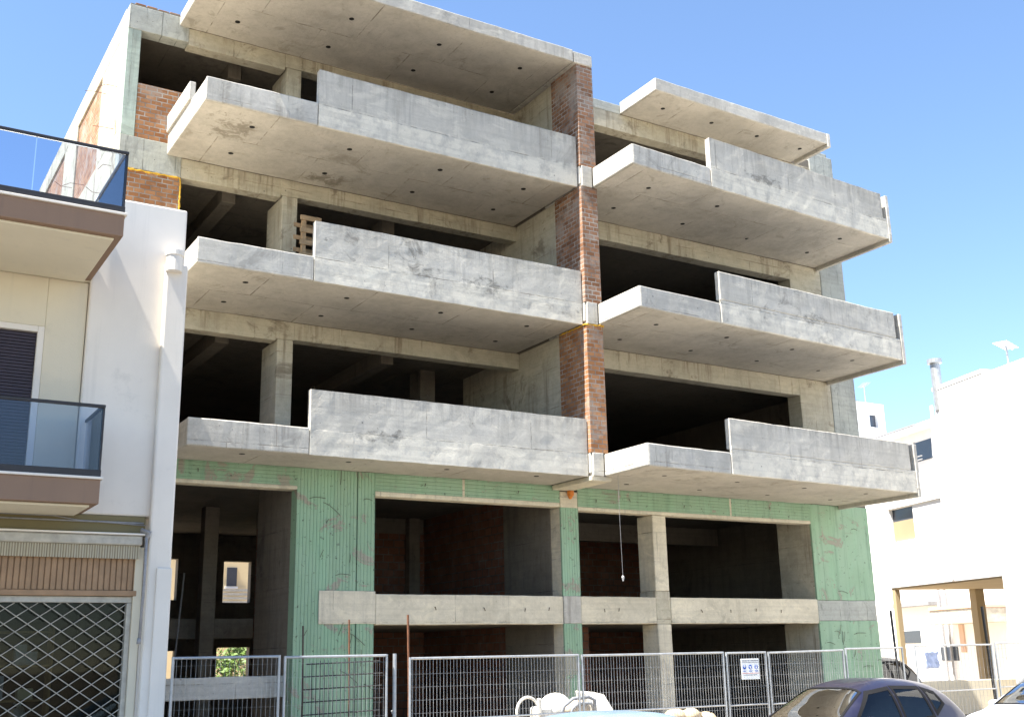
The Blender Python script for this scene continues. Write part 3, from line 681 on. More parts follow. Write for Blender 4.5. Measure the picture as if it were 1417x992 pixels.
# ------------------------------------------------------------------ houses on the right and beyond
UX, UY = -.292, -.956
def wpt(o, s, d): return (o[0]+UX*s-.956*d, o[1]+UY*s+.292*d)
def wb(bm, o, s0, s1, d0, d1, z0, z1):
    prism(bm, [wpt(o, s0, d0), wpt(o, s1, d0), wpt(o, s1, d1), wpt(o, s0, d1)], z0, z1)
def wbox(name, o, par, s0, s1, d0, d1, z0, z1, mat, bev=.01, label=None):
    bm = nb(); wb(bm, o, s0, s1, d0, d1, z0, z1); return obj(name, bm, mat, par, label, bev)
O1 = (32.1, 7.2); O2 = (44.94, 18.07)
VL = thing('white_villa', (*O1, G), 'dazzling white two storey villa raised on columns beyond the mesh fence', 'house')
for a in ((0, .45, -8, 0, 2.05, 5.62), (.45, 1.82, -8, 0, 2.05, 3.6), (.45, 1.82, -8, 0, 4.72, 5.62), (1.82, 22, -8, 0, 2.05, 5.62), (3.7, 22, -8, 0, 5.622, 8.25), (5.97, 22, -8, 0, G, 2.048)): wbox('wall', VL and O1, VL, *a, 'villa', .02)
wbox('roof_parapet', O1, VL, 3.68, 6.25, -8, .02, 8.252, 8.40, 'villa', .02)
wbox('porch_soffit', O1, VL, .02, 5.96, -7.9, -.03, 2.0, 2.046, 'villa_in')
wn = wbox('window', O1, VL, .45, 1.82, -.5, -.12, 3.6, 4.72, 'pane', 0)
wbox('window_reflection', O1, wn,   .47, 1.80, -.115, -.10, 3.62, 4.30, 'villa_in', 0)  # sandy panel, light reflected in the opening put into its colour
wbox('window_hood', O1, VL,   .40, 3.5, .002, .07, 4.74, 4.80, 'villa', .01)
for d, w_ in ((-.24, .20), (-3.5, .36)):
    wbox('porch_column', O1, VL, .02, .02+w_, d, d+w_, G, 1.998, 'villa_in', .02)
bm = nb(); p = wpt(O1, 3.85, -.1); tube(bm, [(*p, 7.6), (*p, 9.22)], .16, 16); tube(bm, [(*p, 9.2), (*p, 9.34)], .24, 16); obj('flue_pipe', bm, 'zinc', VL)
bm = nb(); p = wpt(O1, 3.3, -1.2); tube(bm, [(*p, 5.6), (*p, 8.1)], .07, 10); tube(bm, [(*p, 8.08), (*p, 8.2)], .2, 10); obj('vent_pipe', bm, 'villa', VL)
bm = nb(); tube(bm, [(*wpt(O1, 3.62, .05), 2.1), (*wpt(O1, 3.62, .05), 7.8)], .06, 8); obj('downpipe', bm, 'villa', VL)
def antenna(p, z0, z1, label, az=.3):
    t = thing('roof_antenna', (p[0], p[1], z0), label, 'antenna')
    bm = nb(); tube(bm, [(p[0], p[1], z0), (p[0], p[1], z1)], .035, 6); obj('mast', bm, 'zinc', t)
    bm = nb(); c, s_ = math.cos(az), math.sin(az); tube(bm, [(p[0]-.6*c, p[1]-.6*s_, z1), (p[0]+.6*c, p[1]+.6*s_, z1-.02)], .022, 6)
    for k in range(7):
        q = -.55+k*.18; x, y = p[0]+q*c, p[1]+q*s_; tube(bm, [(x+.22*s_, y-.22*c, z1), (x-.22*s_, y+.22*c, z1)], .011, 5)
    obj('aerial', bm, 'zinc', t)
antenna(wpt(O1, 6.3, -1.0), 8.25, 9.2, 'thin television aerial on the big villa roof by the right edge')
NB = thing('neighbour_house', (*O2, G), 'white house set back behind the villa with a projecting balcony hood', 'house')
wbox('wall', O2, NB, -3, 14, -9, 0, G, 10.36, 'villa', .02)
wn = wbox('window', O2, NB, 3.35, 4.62, .001, .03, 8.55, 9.47, 'pane', 0); wbox('window_frame', O2, wn, 3.25, 3.34, .001, .05, 8.5, 9.5, 'greypaint', 0)
bm = nb(); wb(bm, O2, .9, 4.8, .002, .9, 9.93, 10.02); obj('balcony_hood', bm, 'villa', NB, bevel=.01)
bm = nb(); wb(bm, O2, .9, 4.8, .86, .92, 10.03, 10.09); obj('hood_trim', bm, 'greypaint', NB)
bm = nb(); tube(bm, [(*wpt(O2, 3.2, .5), 8.66), (*wpt(O2, 4.5, .5), 8.66)], .03, 6); tube(bm, [(*wpt(O2, 3.2, .5), 8.5), (*wpt(O2, 4.5, .5), 8.5)], .03, 6); obj('balcony_rail', bm, 'greypaint', NB)
wbox('awning', O2, NB, .36, 3.68, .002, .5, 1.9, 2.1, 'greypaint', .02); wbox('terrace_canopy', O2, NB, 4.73, 8.3, .002, 1.2, 1.0, 1.6, 'alu', .02); wbox('canopy_trim', O2, NB, 4.7, 8.35, .0, 1.25, 1.602, 1.74, 'terracotta', .02)
wbox('window', O2, NB, .3, 2.1, .002, .04, .25, .82, 'pane', 0); wbox('window', O2, NB, 3.55, 4.8, .002, .04, -.55, .05, 'pane', 0)
wbox('door_frame', O2, NB, 5.1, 5.4, .002, .08, -.2, .99, 'terracotta', 0)
for s_ in (4.0, 4.45):
    bm = nb(); tube(bm, [(*wpt(O2, s_, .12), -1.9), (*wpt(O2, s_, .12), 2.6)], .05, 8); obj('downpipe', bm, 'greypaint', NB)
TW = thing('stair_tower', (46.3, 22, G), 'white rooftop stair block with one small dark window far behind the balconies', 'building')
for a in ((44, 47.0, 20, 25, G, 12.8), (47.68, 48.2, 20, 25, G, 12.8), (47.0, 47.68, 20, 25, G, 11.48), (47.0, 47.68, 20, 25, 12.2, 12.8), (47.0, 47.68, 20.3, 25, 11.48, 12.2)): box('wall', *a, 'villa', TW, 0)
box('window', 47.0, 47.68, 20.2, 20.28, 11.49, 12.19, 'pane', TW, 0)
antenna((48.0, 21), 12.8, 14.1, 'small pale television aerial above the distant stair block', 1.0)
YHs = thing('yellow_house', (14, 27, G), 'pale yellow house seen through the rear openings of the concrete shell', 'house')
box('wall', 4, 24, 26, 33, G, 7.5, 'yellowhouse', YHs)
for x in (9.0, 14.3, 18): 
    f_ = box('window', x, x+.42, 25.95, 25.999, 3.05, 3.8, 'pane', YHs, 0); box('window_frame', x-.06, x+.48, 25.96, 25.998, 2.95, 3.04, 'villa', f_, 0)
bm = nb()
for k in range(8): bx(bm, 13.6, 15.2, 25.6, 25.66, 1.7+k*.16, 1.79+k*.16)
obj('balcony_rail', bm, 'zinc', YHs)
box('balcony', 13.5, 15.3, 25.5, 25.998, 1.5, 1.65, 'villa', YHs)
def tree(name, p, h, r, n, label, cat='tree', seed=1, leafs=.09):
    random.seed(seed); t = thing(name, p, label, cat)
    bm = nb(); tube(bm, [p, (p[0]+.05, p[1], p[2]+h*.35), (p[0]+.0, p[1]+.05, p[2]+h*.7)], [.09*h/2.4, .06*h/2.4, .03*h/2.4], 8)
    for k in range(6):
        a = k*1.05; tube(bm, [(p[0], p[1], p[2]+h*(.3+.05*k)), (p[0]+r*.7*math.cos(a), p[1]+r*.7*math.sin(a), p[2]+h*(.55+.06*k))], [.03, .01], 5)
    obj('trunk', bm, 'bark', t)
    bm = nb(); cl = [(p[0]+random.gauss(0, r*.45), p[1]+random.gauss(0, r*.45), p[2]+h*random.uniform(.4, 1.0)) for _ in range(26)]
    for k in range(n):
        c = random.choice(cl); q = Vector([c[i]+random.gauss(0, r*.16) for i in range(3)])
        a = Vector((random.gauss(0, 1), random.gauss(0, 1), random.gauss(0, 1))).normalized(); b = a.orthogonal().normalized(); L = leafs*random.uniform(.6, 1.3)
        v = [V(bm, *(q-a*L)), V(bm, *(q+b*L*.45)), V(bm, *(q+a*L)), V(bm, *(q-b*L*.45))]; bm.faces.new(v)
    obj('crown', bm, 'leaf', t); random.seed(seed+50)
tree('garden_tree', (12.1, 18, G), 2.9, 1.1, 2600, 'leafy garden tree glimpsed through the low rear opening')
wl = thing('garden_wall', (30, 3.5, G), 'low cream rendered wall in front of the villa porch', 'wall')
bm = nb(); prism(bm, [(24.5, 4.2), (40, 1.0), (40, 1.3), (24.5, 4.5)], G, -.95); obj('render', bm, 'cream', wl, bevel=.02)
box('pier', 31.5, 32.3, 1.4, 1.9, G, -.35, 'greypaint', wl)
tree('balcony_plant', (25.6, 4.6, G), 4.6, .45, 500, 'thin green creeper beside the green end wall', 'plant', 4)

# ------------------------------------------------------------------ mesh fence along the pavement
FY = -3.4
def fence(x0, x1, zt, label, mid=True, step=.062, tilt=0, gate=False, hstep=.2, mat='zincwire', y=FY, wr=.0026):
    t = thing('mesh_fence', ((x0+x1)/2, y, G), label, 'fence', 'mesh fence panels')
    zb = G+.12
    for x in (x0+.02, x1-.02):
        bm = nb(); tube(bm, [(x, y, G+.06), (x, y, zt)], .021, 10); obj('post', bm, 'zinc', t, smooth=False)
    bm = nb(); tube(bm, [(x0+.02, y, zt-.02), (x1-.02, y, zt-.02+tilt)], .02, 10); obj('top_rail', bm, 'zinc', t)
    bm = nb(); tube(bm, [(x0+.04, y, zb), (x1-.04, y, zb)], .018, 8); obj('bottom_rail', bm, 'zinc', t)
    if mid:
        bm = nb(); tube(bm, [(x0+.04, y+.002, zt-.97), (x1-.04, y+.002, zt-.97+tilt)], .016, 8); obj('middle_rail', bm, 'zinc', t)
    bm = nb(); k = int((x1-x0)/step)
    for i in range(1, k):
        x = x0+(x1-x0)*i/k+random.uniform(-.002, .002); d = random.uniform(-.004, .004)
        tube(bm, [(x, y-.008+d, zb), (x, y-.008-d, zt-.03)], wr, 4, False)
    z = zb+hstep
    while z < zt-.1:
        tube(bm, [(x0+.03, y-.013, z), (x1-.03, y-.013, z+random.uniform(-.004, .004))], wr*.5, 4, False); z += hstep
    obj('wire_mesh', bm, mat, t)
    for x in (x0+.02, x1-.02):
        bm = nb(); bx(bm, x-.16, x+.16, y-.28, y+.28, G+.004, G+.13); obj('foot_block', bm, 'conc', t, bevel=.03)
    return t
fence(4.42, 6.04, .10, 'narrow mesh gate leaf next to the white house pilaster', wr=.0018, step=.07)
fence(6.09, 7.80, .085, 'mesh gate leaf in front of the ribbed green wall', wr=.0018, step=.07)
bm = nb(); tube(bm, [(7.93, FY+.02, G), (7.93, FY+.02, .09)], .03, 10); g_ = obj('steel_post', bm, 'zinc', base=(7.93, FY, G), label='lone steel gate post beside the gap in the fence', cat='post')
bm = nb(); tube(bm, [(8.0, FY+.25, -.78), (8.55, FY+.3, G)], .022, 8); obj('steel_prop', bm, 'zinc', base=(8.3, FY+.3, G), label='slanting steel prop in the gap beside the gate post', cat='prop')
fence(8.17, 11.46, .03, 'long mesh fence panel behind the pale blue car roof, left of the white machine', wr=.0033)
fence(11.50, 14.78, .02, 'long mesh fence panel running behind the white machine lid to the safety sign panel', wr=.0033)
fence(14.82, 15.86, .01, 'short mesh fence panel carrying the white safety sign', wr=.0033)
fence(15.90, 18.0, .0, 'mesh fence panel with the dark car windscreen in front', tilt=.02, wr=.0033)
fence(18.04, 19.78, .045, 'mesh fence panel against the right end of the green wall', hstep=.2, step=.11)
fence(20.15, 22.75, .075, 'mesh fence panel hung with a crumpled grey sheet', hstep=.2, step=.12, mat='greypaint')
fence(22.85, 26.1, .10, 'last mesh fence panel at the right, in front of the sandy villa column', hstep=.2, step=.12, mat='greypaint')
# safety sign
t = thing('safety_sign', (15.4, FY-.03, -.31), 'white safety notice with three round blue symbols on the fence', 'sign')
ys = FY-.03
box('board', 15.17, 15.63, ys, ys+.006, -.50, -.12, 'sign_white', t, .002)
def disc(bm, x, z, r, y0, y1): tube(bm, [(x, y0, z), (x, y1, z)], r, 24)
for i, x in enumerate((15.25, 15.40, 15.55)):
    bm = nb(); disc(bm, x, -.275, .043, ys-.0005, ys-.003); d_ = obj('symbol', bm, 'sign_blue', t)
    bm = nb(); yy0, yy1 = ys-.0035, ys-.006
    if i == 0: disc(bm, x, -.258, .020, yy0, yy1); bx(bm, x-.026, x+.026, yy1, yy0, -.262, -.256)
    elif i == 1: disc(bm, x-.002, -.272, .016, yy0, yy1); bx(bm, x-.004, x+.02, yy1, yy0, -.305, -.285)
    else: bx(bm, x-.010, x+.010, yy1, yy0, -.305, -.255); disc(bm, x, -.252, .013, yy0, yy1)
    obj('pictogram', bm, 'sign_white', d_)
    bm = nb(); bx(bm, x-.045, x+.045, ys-.003, ys-.0005, -.345, -.338); bx(bm, x-.035, x+.035, ys-.003, ys-.0005, -.360, -.353); obj('caption', bm, 'sign_blue', t)
bm = nb(); x = 15.20
while x < 15.58: q = random.uniform(.01, .035); bx(bm, x, x+q, ys-.003, ys-.0005, -.165, -.150); x += q+.008
obj('heading', bm, 'sign_dark', t)
box('rule', 15.18, 15.62, ys-.003, ys-.0005, -.192, -.186, 'sign_dark', t, 0); box('rule', 15.19, 15.62, ys-.003, ys-.0005, -.392, -.385, 'sign_red', t, 0)
bm = nb(); x = 15.22
while x < 15.56: q = random.uniform(.008, .02); bx(bm, x, x+q, ys-.003, ys-.0005, -.425, -.415); x += q+.006
obj('small_print', bm, 'sign_dark', t)
bm = nb(); gx, gz = 9, 8; vs = [[V(bm, 20.40+.43*i/gx, FY-.04+.02*math.sin(i*1.7+j*1.1)-random.uniform(0, .02), -.42+.36*j/gz+random.uniform(-.008, .008)) for i in range(gx+1)] for j in range(gz+1)]
for j in range(gz):
    for i in range(gx): bm.faces.new((vs[j][i], vs[j][i+1], vs[j+1][i+1], vs[j+1][i]))
o_ = obj('hanging_sheet', bm, 'bluegrey', base=(20.6, FY, -.2), label='crumpled pale grey sheet tied to the right part of the fence', cat='sheet', smooth=True); sd = o_.modifiers.new('thick', 'SOLIDIFY'); sd.thickness = .004

# ------------------------------------------------------------------ things standing on the site
for x, zt, lab in ((8.75, .74, 'tall rusty reinforcing bar standing by the left end of the long fence panel'), (7.66, .66, 'rusty reinforcing bar standing against the green wall'), (6.85, .56, 'black reinforcing bar at the left edge of the green wall')):
    bm = nb(); tube(bm, [(x, -2.2, G-.02), (x+.01, -2.21, -.6), (x-.01, -2.2, zt)], .02 if x > 8 else .015, 7); obj('reinforcing_bar', bm, 'rust' if x > 7 else 'wire', base=(x, -2.2, G), label=lab, cat='steel bar', group='upright reinforcing bars')
bm = nb()
for k in range(17): x = 6.95+k*.072; tube(bm, [(x, -2.4, G), (x, -2.35, .0+random.uniform(-.04, .03))], .006, 5, False)
for k in range(10): z = G+.15+k*.195; tube(bm, [(6.85+random.uniform(-.1, .05), -2.385, z), (8.15+random.uniform(-.05, .08), -2.385, z+.03)], .011, 5, False)
obj('reinforcing_mesh', bm, 'blackmesh', base=(7.5, -2.4, G), label='sheet of black reinforcing mesh standing behind the gate leaf', cat='steel mesh')
# compact white machine behind the fence
t = thing('site_machine', (11.8, -2.3, G), 'white wheeled site machine with curved hose and tubular frame behind the fence', 'machine')
bm = nb(); bx(bm, 11.3, 12.25, -2.6, -2.0, -1.55, -1.12); obj('chassis', bm, 'greypaint', t, bevel=.04)
bm = nb(); tube(bm, [(11.07+.23*math.cos(a), -2.3, -.95+.25*math.sin(a)) for a in [math.pi*(1.25-1.2*i/16) for i in range(17)]], .026, 10); tube(bm, [(10.9, -2.3, -1.1), (10.93, -2.3, -1.5), (11.4, -2.3, -1.45)], .026, 8); obj('hose', bm, 'machine', t, smooth=True)
bm = nb(); ell(bm, (11.66, -2.3, -.93), .33, .26, .29, 20, 12); bx(bm, 11.5, 12.0, -2.5, -2.1, -1.15, -.82); obj('hood', bm, 'machine', t, smooth=True)
bm = nb(); ell(bm, (11.95, -2.58, -.92), .27, .16, .15, 20, 10); obj('tank', bm, 'tank', t, smooth=True)
bm = nb(); tube(bm, [(11.45, -2.72, -1.12), (11.55, -2.75, -.86), (11.75, -2.75, -.74), (12.1, -2.72, -.72), (12.25, -2.7, -.78), (12.28, -2.68, -1.12)], .032, 10); tube(bm, [(11.62, -2.76, -1.1), (11.72, -2.78, -.90), (11.85, -2.78, -.82), (12.12, -2.78, -.83), (12.2, -2.76, -.98)], .028, 10); obj('tubular_frame', bm, 'plastic_grey', t, smooth=True)
bm = nb(); bx(bm, 11.16, 11.45, -2.55, -2.2, -1.12, -.86); obj('motor_housing', bm, 'machine', t, bevel=.05)
bm = nb(); tube(bm, [(11.16, -2.56, -1.0), (11.12, -2.6, -.72)], .04, 8); obj('lever', bm, 'machine', t)
bm = nb(); hexa(bm, [(12.3, -2.62, -1.0), (12.75, -2.62, -1.0), (12.75, -2.1, -1.0), (12.3, -2.1, -1.0), (12.2, -2.5, -.66), (12.62, -2.5, -.70), (12.62, -2.15, -.66), (12.2, -2.15, -.62)]); obj('lid', bm, 'machine', t, bevel=.02)
bm = nb(); hexa(bm, [(12.3, -2.6, -1.5), (12.72, -2.6, -1.5), (12.72, -2.1, -1.5), (12.3, -2.1, -1.5), (12.3, -2.6, -1.004), (12.72, -2.6, -1.004), (12.72, -2.1, -1.004), (12.3, -2.1, -1.004)]); obj('hopper', bm, 'plastic_grey', t, bevel=.02)
for x in (11.45, 12.15):
    for y in (-2.68, -1.92):
        bm = nb(); bmesh.ops.create_cone(bm, cap_ends=True, segments=20, radius1=.22, radius2=.22, depth=.1, matrix=Matrix.Translation((x, y, -1.73+EYE)) @ Matrix.Rotation(R(90), 4, 'X')); obj('wheel', bm, 'rubber', t, bevel=.02)
# spoil heap with bags
bm = nb(); bmesh.ops.create_grid(bm, x_segments=26, y_segments=20, size=1)
for v in bm.verts:
    x, y = v.co.x, v.co.y; q = max(0, 1-(x*x+y*y)**.5); v.co = Vector((14.85+x*1.5, -1.9+y*1.0, G-.03+EYE+.75*q**.7*(1+.25*math.sin(7*x+3*y))+random.uniform(0, .04)))
obj('spoil_heap', bm, 'dirt', label='heap of pale earth under the sand bags', cat='heap', kind='stuff')
for k, (x, z) in enumerate(((14.25, -1.36), (14.65, -1.28), (15.05, -1.28), (15.45, -1.36))):
    bm = nb(); ell(bm, (x, -2.0, z+.09), .24, .18, .14, 14, 8, .02); obj('sand_bag', bm, 'sand', base=(x, -2.0, z), smooth=True, label=('lumpy sand bag nearest the white machine', 'lumpy sand bag second from the white machine', 'lumpy sand bag second from the dark car', 'lumpy sand bag nearest the dark car')[k], cat='sand bag', group='sand bags on the heap')
# things left on the floors
t = thing('wooden_pallet', (7.95, .6, Z4+.48), 'raw wooden pallets stood on edge behind the low slab edge of the middle storey', 'pallet')
bm = nb()
for k in range(6): z = 7.45+k*.27; bx(bm, 7.60, 8.06, .55, .575, z, z+.10)
obj('slat', bm, 'wood', t, bevel=.004)
bm = nb()
for x in (7.66, 7.95): bx(bm, x, x+.08, .578, .68, 7.29, 8.92)
obj('bearer', bm, 'wood', t, bevel=.004)
bm = nb()
for k in range(5): z = 7.6+k*.27; bx(bm, 7.52, 8.02, .70, .725, z, z+.09)
obj('slat', bm, 'wood', t, bevel=.004)
def brickpile(x0, x1, y, z0, rows, label):
    t = thing('brick_stack', ((x0+x1)/2, y, z0), label, 'bricks', 'bricks left on the floors'); bm = nb()
    for r_ in range(rows):
        x = x0+random.uniform(0, .08)
        while x < x1: 
            if r_ < rows-1 or random.random() < .7: bx(bm, x, x+.19, y+random.uniform(-.01, .01), y+.4, z0+r_*.095+.002, z0+r_*.095+.09)
            x += .2
    obj('bricks', bm, 'brick', t, bevel=.005)
brickpile(6.3, 7.15, -.55, Z5+.47, 4, 'low row of red bricks on the topmost left balcony edge')
brickpile(11.4, 12.6, -.5, Z4+.47, 11, 'red brick stack peeping over the middle left parapet')
bm = nb(); tube(bm, [(13.72, -1.75, Z3), (13.715, -1.75, 2.6), (13.73, -1.75, 1.52)], .003, 5)
t = thing('plumb_line', (13.72, -1.75, 1.4), 'thin cord with a small weight hanging from the lowest right balcony', 'cord')
obj('cord', bm, 'greypaint', t)
bm = nb(); tube(bm, [(13.73, -1.75, 1.53), (13.73, -1.75, 1.50), (13.73, -1.75, 1.42)], [.012, .03, .012], 8); obj('weight', bm, 'zincwire', t)
bm = nb(); tube(bm, [(6.6, 5.0, G+.02), (7.1, 6.0, 2.0)], .02, 6); obj('leaning_plank', bm, 'greypaint', base=(6.6, 5, G), label='thin timber prop leaning inside the dark left bay', cat='timber')
bm = nb(); tube(bm, [(22.2, -1.2, G), (22.12, -1.2, .9)], .03, 8); obj('steel_stake', bm, 'blackmesh', base=(22.2, -1.2, G), label='thin dark stake standing past the green end wall', cat='stake')
bm = nb(); tube(bm, [(25.4, -1.4, G), (25.3, -1.4, 1.0)], .035, 8); obj('steel_stake', bm, 'blackmesh', base=(25.4, -1.4, G), label='dark stake leaning near the sandy villa column', cat='stake')

# ------------------------------------------------------------------ cars
def lerp_pts(pts, x):
    if x <= pts[0][0]: return pts[0][1]
    for i in range(len(pts)-1):
        (a, b), (c, d) = pts[i], pts[i+1]
        if x <= c:
            m0 = (d-pts[i-1][1])/(c-pts[i-1][0]) if i else (d-b)/(c-a)
            m1 = (pts[i+2][1]-b)/(pts[i+2][0]-a) if i+2 < len(pts) else (d-b)/(c-a)
            h = c-a; t = (x-a)/h
            return (2*t**3-3*t*t+1)*b+(t**3-2*t*t+t)*h*m0+(-2*t**3+3*t*t)*d+(t**3-t*t)*h*m1
    return pts[-1][1]
def inpoly(p, poly):
    c = False; j = len(poly)-1
    for i in range(len(poly)):
        a, b = poly[i], poly[j]
        if (a[1] > p[1]) != (b[1] > p[1]) and p[0] < (b[0]-a[0])*(p[1]-a[1])/(b[1]-a[1])+a[0]: c = not c
        j = i
    return c
def car(origin, ang, S, mat, label, group=None):
    L, W, zb = S['L'], S['W'], S['zb']; c, s = math.cos(ang), math.sin(ang)
    t = thing('parked_car', (origin[0]+c*L/2, origin[1]+s*L/2, G), label, 'car', group)
    def P(x, y, z): return (origin[0]+x*c+y*s, origin[1]+x*s-y*c, G+z)
    Hc = lambda x: lerp_pts(S['top'], x)
    def Wp(x):
        e = min(1, max(0, x/ S['nose'])); g = min(1, max(0, (L-x)/S['tail']))
        return W*(.72+.28*math.sqrt(1-(1-e)**2))*(.80+.20*math.sqrt(1-(1-g)**2))
    def side(x, z):
        w_ = Wp(x); h = Hc(x); zz = min(zb, h-.1)
        if z <= zz: return w_*(1-.10*((zz-z)/.7)**2)
        q = min(1, (z-zz)/(h-zz)); return w_*(1-S['tum']*(z-zz)/.6)*max(0, (1-q**4.5))**(1/4.5)
    def topz(x, y):
        h = Hc(x); zz = min(zb, h-.1); lo, hi = zz, h
        for _ in range(24):
            m_ = (lo+hi)/2
            if side(x, m_) > abs(y): lo = m_
            else: hi = m_
        return lo
    nx = 110; ring = []
    for i in range(nx+1):
        x = L*(.5-.5*math.cos(math.pi*i/nx))*.35+L*i/nx*.65
        h = Hc(x); zz = min(zb, h-.1); pts = []
        for z in (.22, .30, .40, .5, .6, .7, .8, .86): pts.append((side(x, min(z, zz-.0)) if z < zz else side(x, zz), min(z, zz)))
        for k in range(0, 23):
            q = math.sin(k/22*math.pi/2); z = zz+(h-zz)*q
            if k == 22: continue
            pts.append((side(x, z), z))
        y1 = pts[-1][0]
        for k in range(1, 9): y = y1*(1-k/8); pts.append((y, topz(x, y) if k < 8 else h))
        ring.append((x, pts))
    wins = S['side']; wsp = S['front']
    arches = S['wheels']; rw = S['rw']
    def inset(poly, d):
        cx_ = sum(p[0] for p in poly)/len(poly); cy_ = sum(p[1] for p in poly)/len(poly); out = []
        k = len(poly); area = sum(poly[i][0]*poly[(i+1) % k][1]-poly[(i+1) % k][0]*poly[i][1] for i in range(k))
        sg = 1 if area > 0 else -1
        for i in range(k):
            a, b, e = Vector(poly[i-1]), Vector(poly[i]), Vector(poly[(i+1) % k])
            n1 = Vector((-(b-a).y, (b-a).x)).normalized()*sg; n2 = Vector((-(e-b).y, (e-b).x)).normalized()*sg
            m_ = (n1+n2).normalized(); out.append(tuple(b+m_*(d/max(.4, m_.dot(n1)))))
        return out
    bm = nb(); rows = []
    for x, pts in ring:
        full = [(y, z) for y, z in pts]+[(-y, z) for y, z in pts[-2::-1]]
        rows.append([V(bm, *P(x, y, z)) for y, z in full])
    dat = [[(x, y, z) for y, z in ([(a, b) for a, b in pts]+[(-a, b) for a, b in pts[-2::-1]])] for x, pts in ring]
    for i in range(nx):
        for j in range(len(rows[0])-1):
            q = [dat[i][j], dat[i+1][j], dat[i+1][j+1], dat[i][j+1]]
            mx, my, mz = [sum(a[k] for a in q)/4 for k in range(3)]
            hole = any(inpoly((mx, mz), inset(w_, .012)) for w_ in wins) and abs(my) > .3 and mz > zb-.1
            hole = hole or (inpoly((my, mx), inset(wsp, .012)) and mz > zb)
            hole = hole or (S.get('rear') and inpoly((my, mx), inset(S['rear'], .012)) and mz > zb-.05)
            hole = hole or (any((mx-a)**2+(mz-rw)**2 < (rw+.05)**2 for a in arches) and abs(my) > W*.6)
            if hole: continue
            try: bm.faces.new((rows[i][j], rows[i+1][j], rows[i+1][j+1], rows[i][j+1]))
            except ValueError: pass
    for r_ in (rows[0], rows[-1]):
        try: bm.faces.new(r_)
        except ValueError: pass
    bmesh.ops.remove_doubles(bm, verts=bm.verts, dist=.0008)
    body = obj('body', bm, mat, t, smooth=True)
    bm = nb(); k = [P(.1, W*.85, .23), P(L-.1, W*.85, .23), P(L-.1, -W*.85, .23), P(.1, -W*.85, .23)]; bm.faces.new([V(bm, *q) for q in k]); obj('underbody', bm, 'rubber', t)
    def quadgrid(bm, poly, fn, n=10):
        a, b, c_, d = [Vector(p) for p in poly]; g = [[V(bm, *fn(*((a*(1-i/n)+b*i/n)*(1-j/n)+(d*(1-i/n)+c_*i/n)*j/n))) for i in range(n+1)] for j in range(n+1)]
        for j in range(n):
            for i in range(n): bm.faces.new((g[j][i], g[j][i+1], g[j+1][i+1], g[j+1][i]))
    def band(bm, poly, fn, w1, w2, n=12):
        A, Bq = inset(poly, w1), inset(poly, -w2); k = len(poly)
        for e in range(k):
            a0, a1, b0, b1 = Vector(A[e]), Vector(A[(e+1) % k]), Vector(Bq[e]), Vector(Bq[(e+1) % k])
            r1 = [V(bm, *fn(*(a0*(1-i/n)+a1*i/n))) for i in range(n+1)]; r2 = [V(bm, *fn(*(b0*(1-i/n)+b1*i/n))) for i in range(n+1)]
            for i in range(n): bm.faces.new((r1[i], r1[i+1], r2[i+1], r2[i]))
    for sg in (1, -1):
        for w_ in wins:
            bm = nb(); quadgrid(bm, w_, lambda x, z: P(x, sg*(side(x, z)+.001), z)); g = obj('side_window', bm, 'carglass', t, smooth=True)
            bm = nb(); band(bm, w_, lambda x, z: P(x, sg*(side(x, z)+.006), z), .022, .026); obj('window_seal', bm, 'seal', g, smooth=True)
    fnt = lambda y, x: P(x-.002, y, topz(x, y)+.002); fn2 = lambda y, x: P(x-.004, y, topz(x, y)+.007)
    bm = nb(); quadgrid(bm, wsp, fnt, 14); g = obj('windscreen', bm, 'carglass', t, smooth=True)
    bm = nb(); band(bm, wsp, fn2, .02, .02); obj('window_seal', bm, 'seal', g, smooth=True)
    if S.get('rear'):
        bm = nb(); quadgrid(bm, S['rear'], lambda y, x: P(x+.002, y, topz(x, y)+.002), 10); obj('rear_window', bm, 'carglass', t, smooth=True)
    for a in arches:
        for sg in (1, -1):
            o3 = P(a, sg*(W-.12), rw); mm = Matrix.Translation((o3[0], o3[1], o3[2]+EYE)) @ Matrix.Rotation(ang, 4, 'Z') @ Matrix.Rotation(R(90), 4, 'X')
            bm = nb(); bmesh.ops.create_cone(bm, cap_ends=True, segments=32, radius1=rw, radius2=rw, depth=.19, matrix=mm); wh = obj('wheel', bm, 'rubber', t, bevel=.025)
            bm = nb(); bmesh.ops.create_cone(bm, cap_ends=True, segments=24, radius1=rw*.66, radius2=rw*.62, depth=.205, matrix=mm); obj('rim', bm, 'zinc', wh, bevel=.01)
    for a in arches:
        for sg in (1, -1):
            bm = nb(); k = 22; A = [-.28+(math.pi+.56)*i/k for i in range(k+1)]; q = []
            for r_, o_ in ((rw+.015, .012), (rw+.10, .014), (rw+.115, -.004)):
                q.append([V(bm, *P(a+r_*math.cos(u), sg*(side(a+r_*math.cos(u), max(.24, rw+r_*math.sin(u)))+o_), rw+r_*math.sin(u))) for u in A])
            for r1, r2 in zip(q, q[1:]):
                for i in range(k): bm.faces.new((r1[i], r1[i+1], r2[i+1], r2[i]))
            obj('wheel_arch', bm, mat, t, smooth=True)
            bm = nb(); o3 = P(a, sg*(W-.30), rw+.02); mm = Matrix.Translation((o3[0], o3[1], o3[2]+EYE)) @ Matrix.Rotation(ang, 4, 'Z') @ Matrix.Rotation(R(90), 4, 'X')
            bmesh.ops.create_cone(bm, cap_ends=True, segments=24, radius1=rw+.07, radius2=rw+.07, depth=.02, matrix=mm); obj('wheel_well', bm, 'rubber', t)
